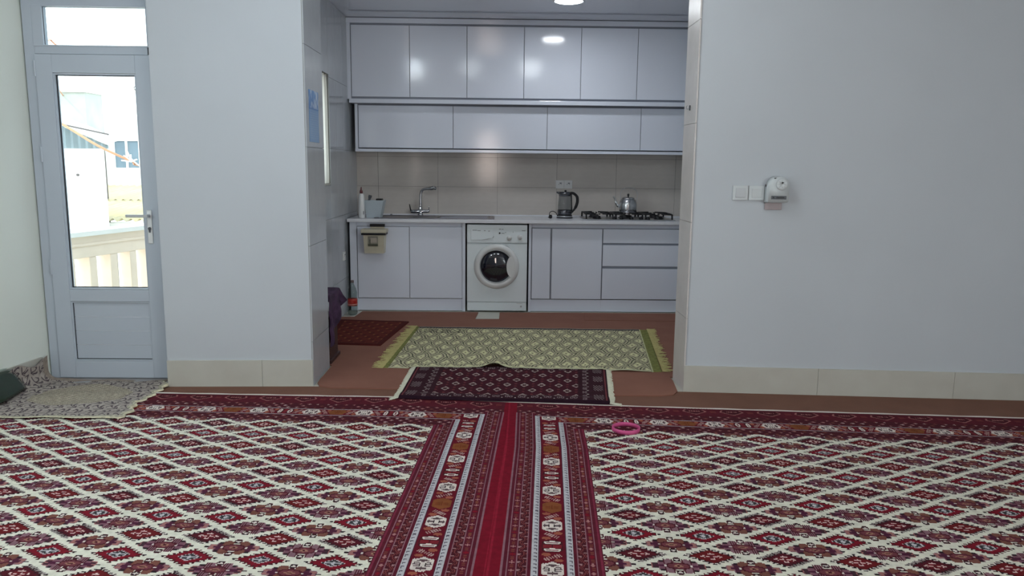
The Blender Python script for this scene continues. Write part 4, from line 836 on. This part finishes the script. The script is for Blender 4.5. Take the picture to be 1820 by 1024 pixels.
wb = thing('white_outhouse', 'plain white outhouse wall left beyond the balcony', 'building', (-5.0, 10., -3))
obj('wall', bx(-6.8, -4.46, 8.62, 8.90, -3, 1.52), M['wrend'], wb)
b = bmesh.new(); lathe(b, [(.014, .0), (.014, .02), (0, .021)], -4.62, 1.22, 10, 'Y', 8.62); obj('pipe_stub', b, M['darkcable'], wb)
zr = thing('metal_awning', 'grey corrugated metal awning with a ragged edge over the outhouse', 'awning', (-4.7, 8.9, 1.5))
bm = bmesh.new(); n = 70; vs = []
for k in range(n+1):
    x = -5.6+k/n*1.36; yb_ = 8.56+.012*math.sin(k*1.57); top_ = 1.735-(x+4.72)*.42+.012*random.random() if x > -4.85 else 1.79
    vs.append((bm.verts.new((x, yb_, 1.505)), bm.verts.new((x, yb_, max(top_, 1.515)))))
for p, q in zip(vs, vs[1:]): bm.faces.new((p[0], q[0], q[1], p[1]))
bmesh.ops.solidify(bm, geom=bm.faces[:], thickness=.004); obj('corrugated_sheet', bm, M['zinc'], zr)
bm = bmesh.new(); g = []
for j in range(2):
    r = []
    for k in range(31): x = -5.6+k/30*1.36; r.append(bm.verts.new((x, 8.53+j*.34, (1.745-(max(x, -4.85)+4.72)*.42)+j*.06+.012*random.random())))
    g.append(r)
for k in range(30): bm.faces.new((g[0][k], g[0][k+1], g[1][k+1], g[1][k]))
bmesh.ops.solidify(bm, geom=bm.faces[:], thickness=.02); obj('roof_sheet', bm, M['wrend'], zr)
b = bmesh.new(); tube(b, [(-4.9, 8.50, 1.80), (-4.20, 8.50, 1.655)], .009, 6); obj('roof_pole', b, M['darkcable'], zr)
gw = thing('cement_wall', 'grey cement parapet behind the metal awning', 'wall', (-6.7, 12.4, -3)); obj('wall', bx(-8.2, -6.24, 12.0, 12.5, -3, 2.40), M['grend'], gw); obj('wall_cap', bx(-8.2, -6.22, 11.97, 12.53, 2.40, 2.45), M['wrend'], gw)
hs = thing('neighbour_house', 'white rendered house with a two pane window beyond the roofs', 'building', (-6.4, 14.6, -3))
obj('wall', bx(-7.6, -4.6, 14.0, 17.0, -3, 2.15), M['wrend'], hs)
obj('roof', bx(-7.6, -4.4, 13.7, 17.1, 2.15, 2.25), M['wrend'], hs)
wf = bmesh.new()
x0, x1, z0_, z1_ = -6.84, -6.36, 1.27, 1.74
box(wf, x0-.05, x1+.05, 13.95, 14.01, z1_, z1_+.06); box(wf, x0-.05, x0+.03, 13.95, 14.01, z0_, z1_); box(wf, x1-.03, x1+.05, 13.95, 14.01, z0_, z1_); box(wf, -6.62, -6.585, 13.95, 14.01, z0_, z1_); box(wf, x0-.08, x1+.08, 13.9, 14.01, z0_-.09, z0_)
wfo = obj('window', wf, M['wrend'], hs)
for a, c in ((x0+.03, -6.62), (-6.585, x1-.03)): obj('pane', bx(a, c, 13.975, 13.99, z0_, z1_), M['dglass'], wfo)
dsh = thing('satellite_dish', 'small rusty dish in front of the white house', 'dish', (-5.335, 10.6, 1.58)); b = bmesh.new(); lathe(b, [(0, .0), (.04, .004), (.072, .02), (.076, .02), (.04, .0), (.001, -.006)], -5.335, 1.60, 24, 'Y', 10.6); obj('reflector', b, M['dish'], dsh, True)
b = bmesh.new(); tube(b, [(-5.335, 10.61, 1.60), (-5.37, 10.72, 1.48), (-5.37, 10.75, -.2)], .012, 6); obj('mast', b, M['darkcable'], dsh)
sr = thing('shed_roof', 'yellowed corrugated shed roof below the white house', 'roof', (-4.2, 10.4, .7))
def corr(y0, y1, z0, z1, nm):
    bm = bmesh.new(); n = 340; vs = []
    for k in range(n+1):
        x = -7.0+k/n*4.42; dz = .020*math.sin(k*2*PI/8); vs.append([bm.verts.new((x, y0, z0+dz)), bm.verts.new((x, (y0+y1)/2, (z0+z1)/2+dz)), bm.verts.new((x, y1, z1+dz))])
    for p, q in zip(vs, vs[1:]):
        for j in range(2): bm.faces.new((p[j], q[j], q[j+1], p[j+1]))
    bmesh.ops.solidify(bm, geom=bm.faces[:], thickness=.008); obj(nm, bm, M['eternit'], sr, True)
corr(9.02, 10.75, .70, .85, 'corrugated_sheet'); corr(10.6, 12.3, .85, 1.00, 'corrugated_sheet')
obj('shed_wall', bx(-6.9, -2.6, 9.12, 9.25, -3, .655), M['grend'], sr); obj('eaves_board', bx(-6.9, -2.6, 9.06, 9.12, .61, .665), M['wrend'], sr)
def cable(pts, r, m, lab, k=6):
    b = bmesh.new(); tube(b, smoothpts(pts, k), r, 6); tag(obj('cable', b, m, smooth=True), lab, 'cable')
cable([(-7.25, 11.99, 2.40), (-5.2, 8.1, 2.15), (-4.0, 6.6, 1.87), (-3.60, 6.55, 1.66), (-3.30, 6.5, 1.49), (-3.06, 6.55, 1.37), (-2.92, 6.6, 1.32), (-1.662, 6.75, 1.15)], .010, M['cable'], 'orange cable slung across the view from the balcony')
cb = bpy.data.objects['cable']
b = bmesh.new()
for dx, dz in ((-.06, .05), (-.03, .09), (.0, .06), (-.08, .01), (.05, .02)): tube(b, smoothpts([(-3.06, 6.54, 1.365), (-3.06+dx*.5, 6.54, 1.365+dz*.6), (-3.06+dx, 6.54, 1.365+dz)], 4), .006, 5)
tube(b, smoothpts([(-3.07, 6.54, 1.40), (-3.0, 6.55, 1.335), (-2.93, 6.6, 1.315)], 5), .006, 5)
obj('frayed_end', b, M['wrend'], cb, label='white frayed wire ends wrapped round the orange cable')
cable([(-7.4, 13.99, 2.13), (-5.5, 9.6, 2.55), (-3.925, 7.0, 2.395), (-3.78, 6.98, 2.325), (-3.15, 6.95, 2.13), (-2.90, 6.95, 2.055), (-1.662, 6.95, 1.8)], .007, M['cable'], 'orange cable passing behind the transom and the top right of the door glass')
cable([(-5.6, 13.99, 2.12), (-3.9, 8.6, 2.10), (-3.55, 8.0, 2.13), (-3.2, 7.6, 2.06), (-1.662, 7.2, 1.9)], .005, M['darkcable'], 'thin dark cable high in front of the white house')
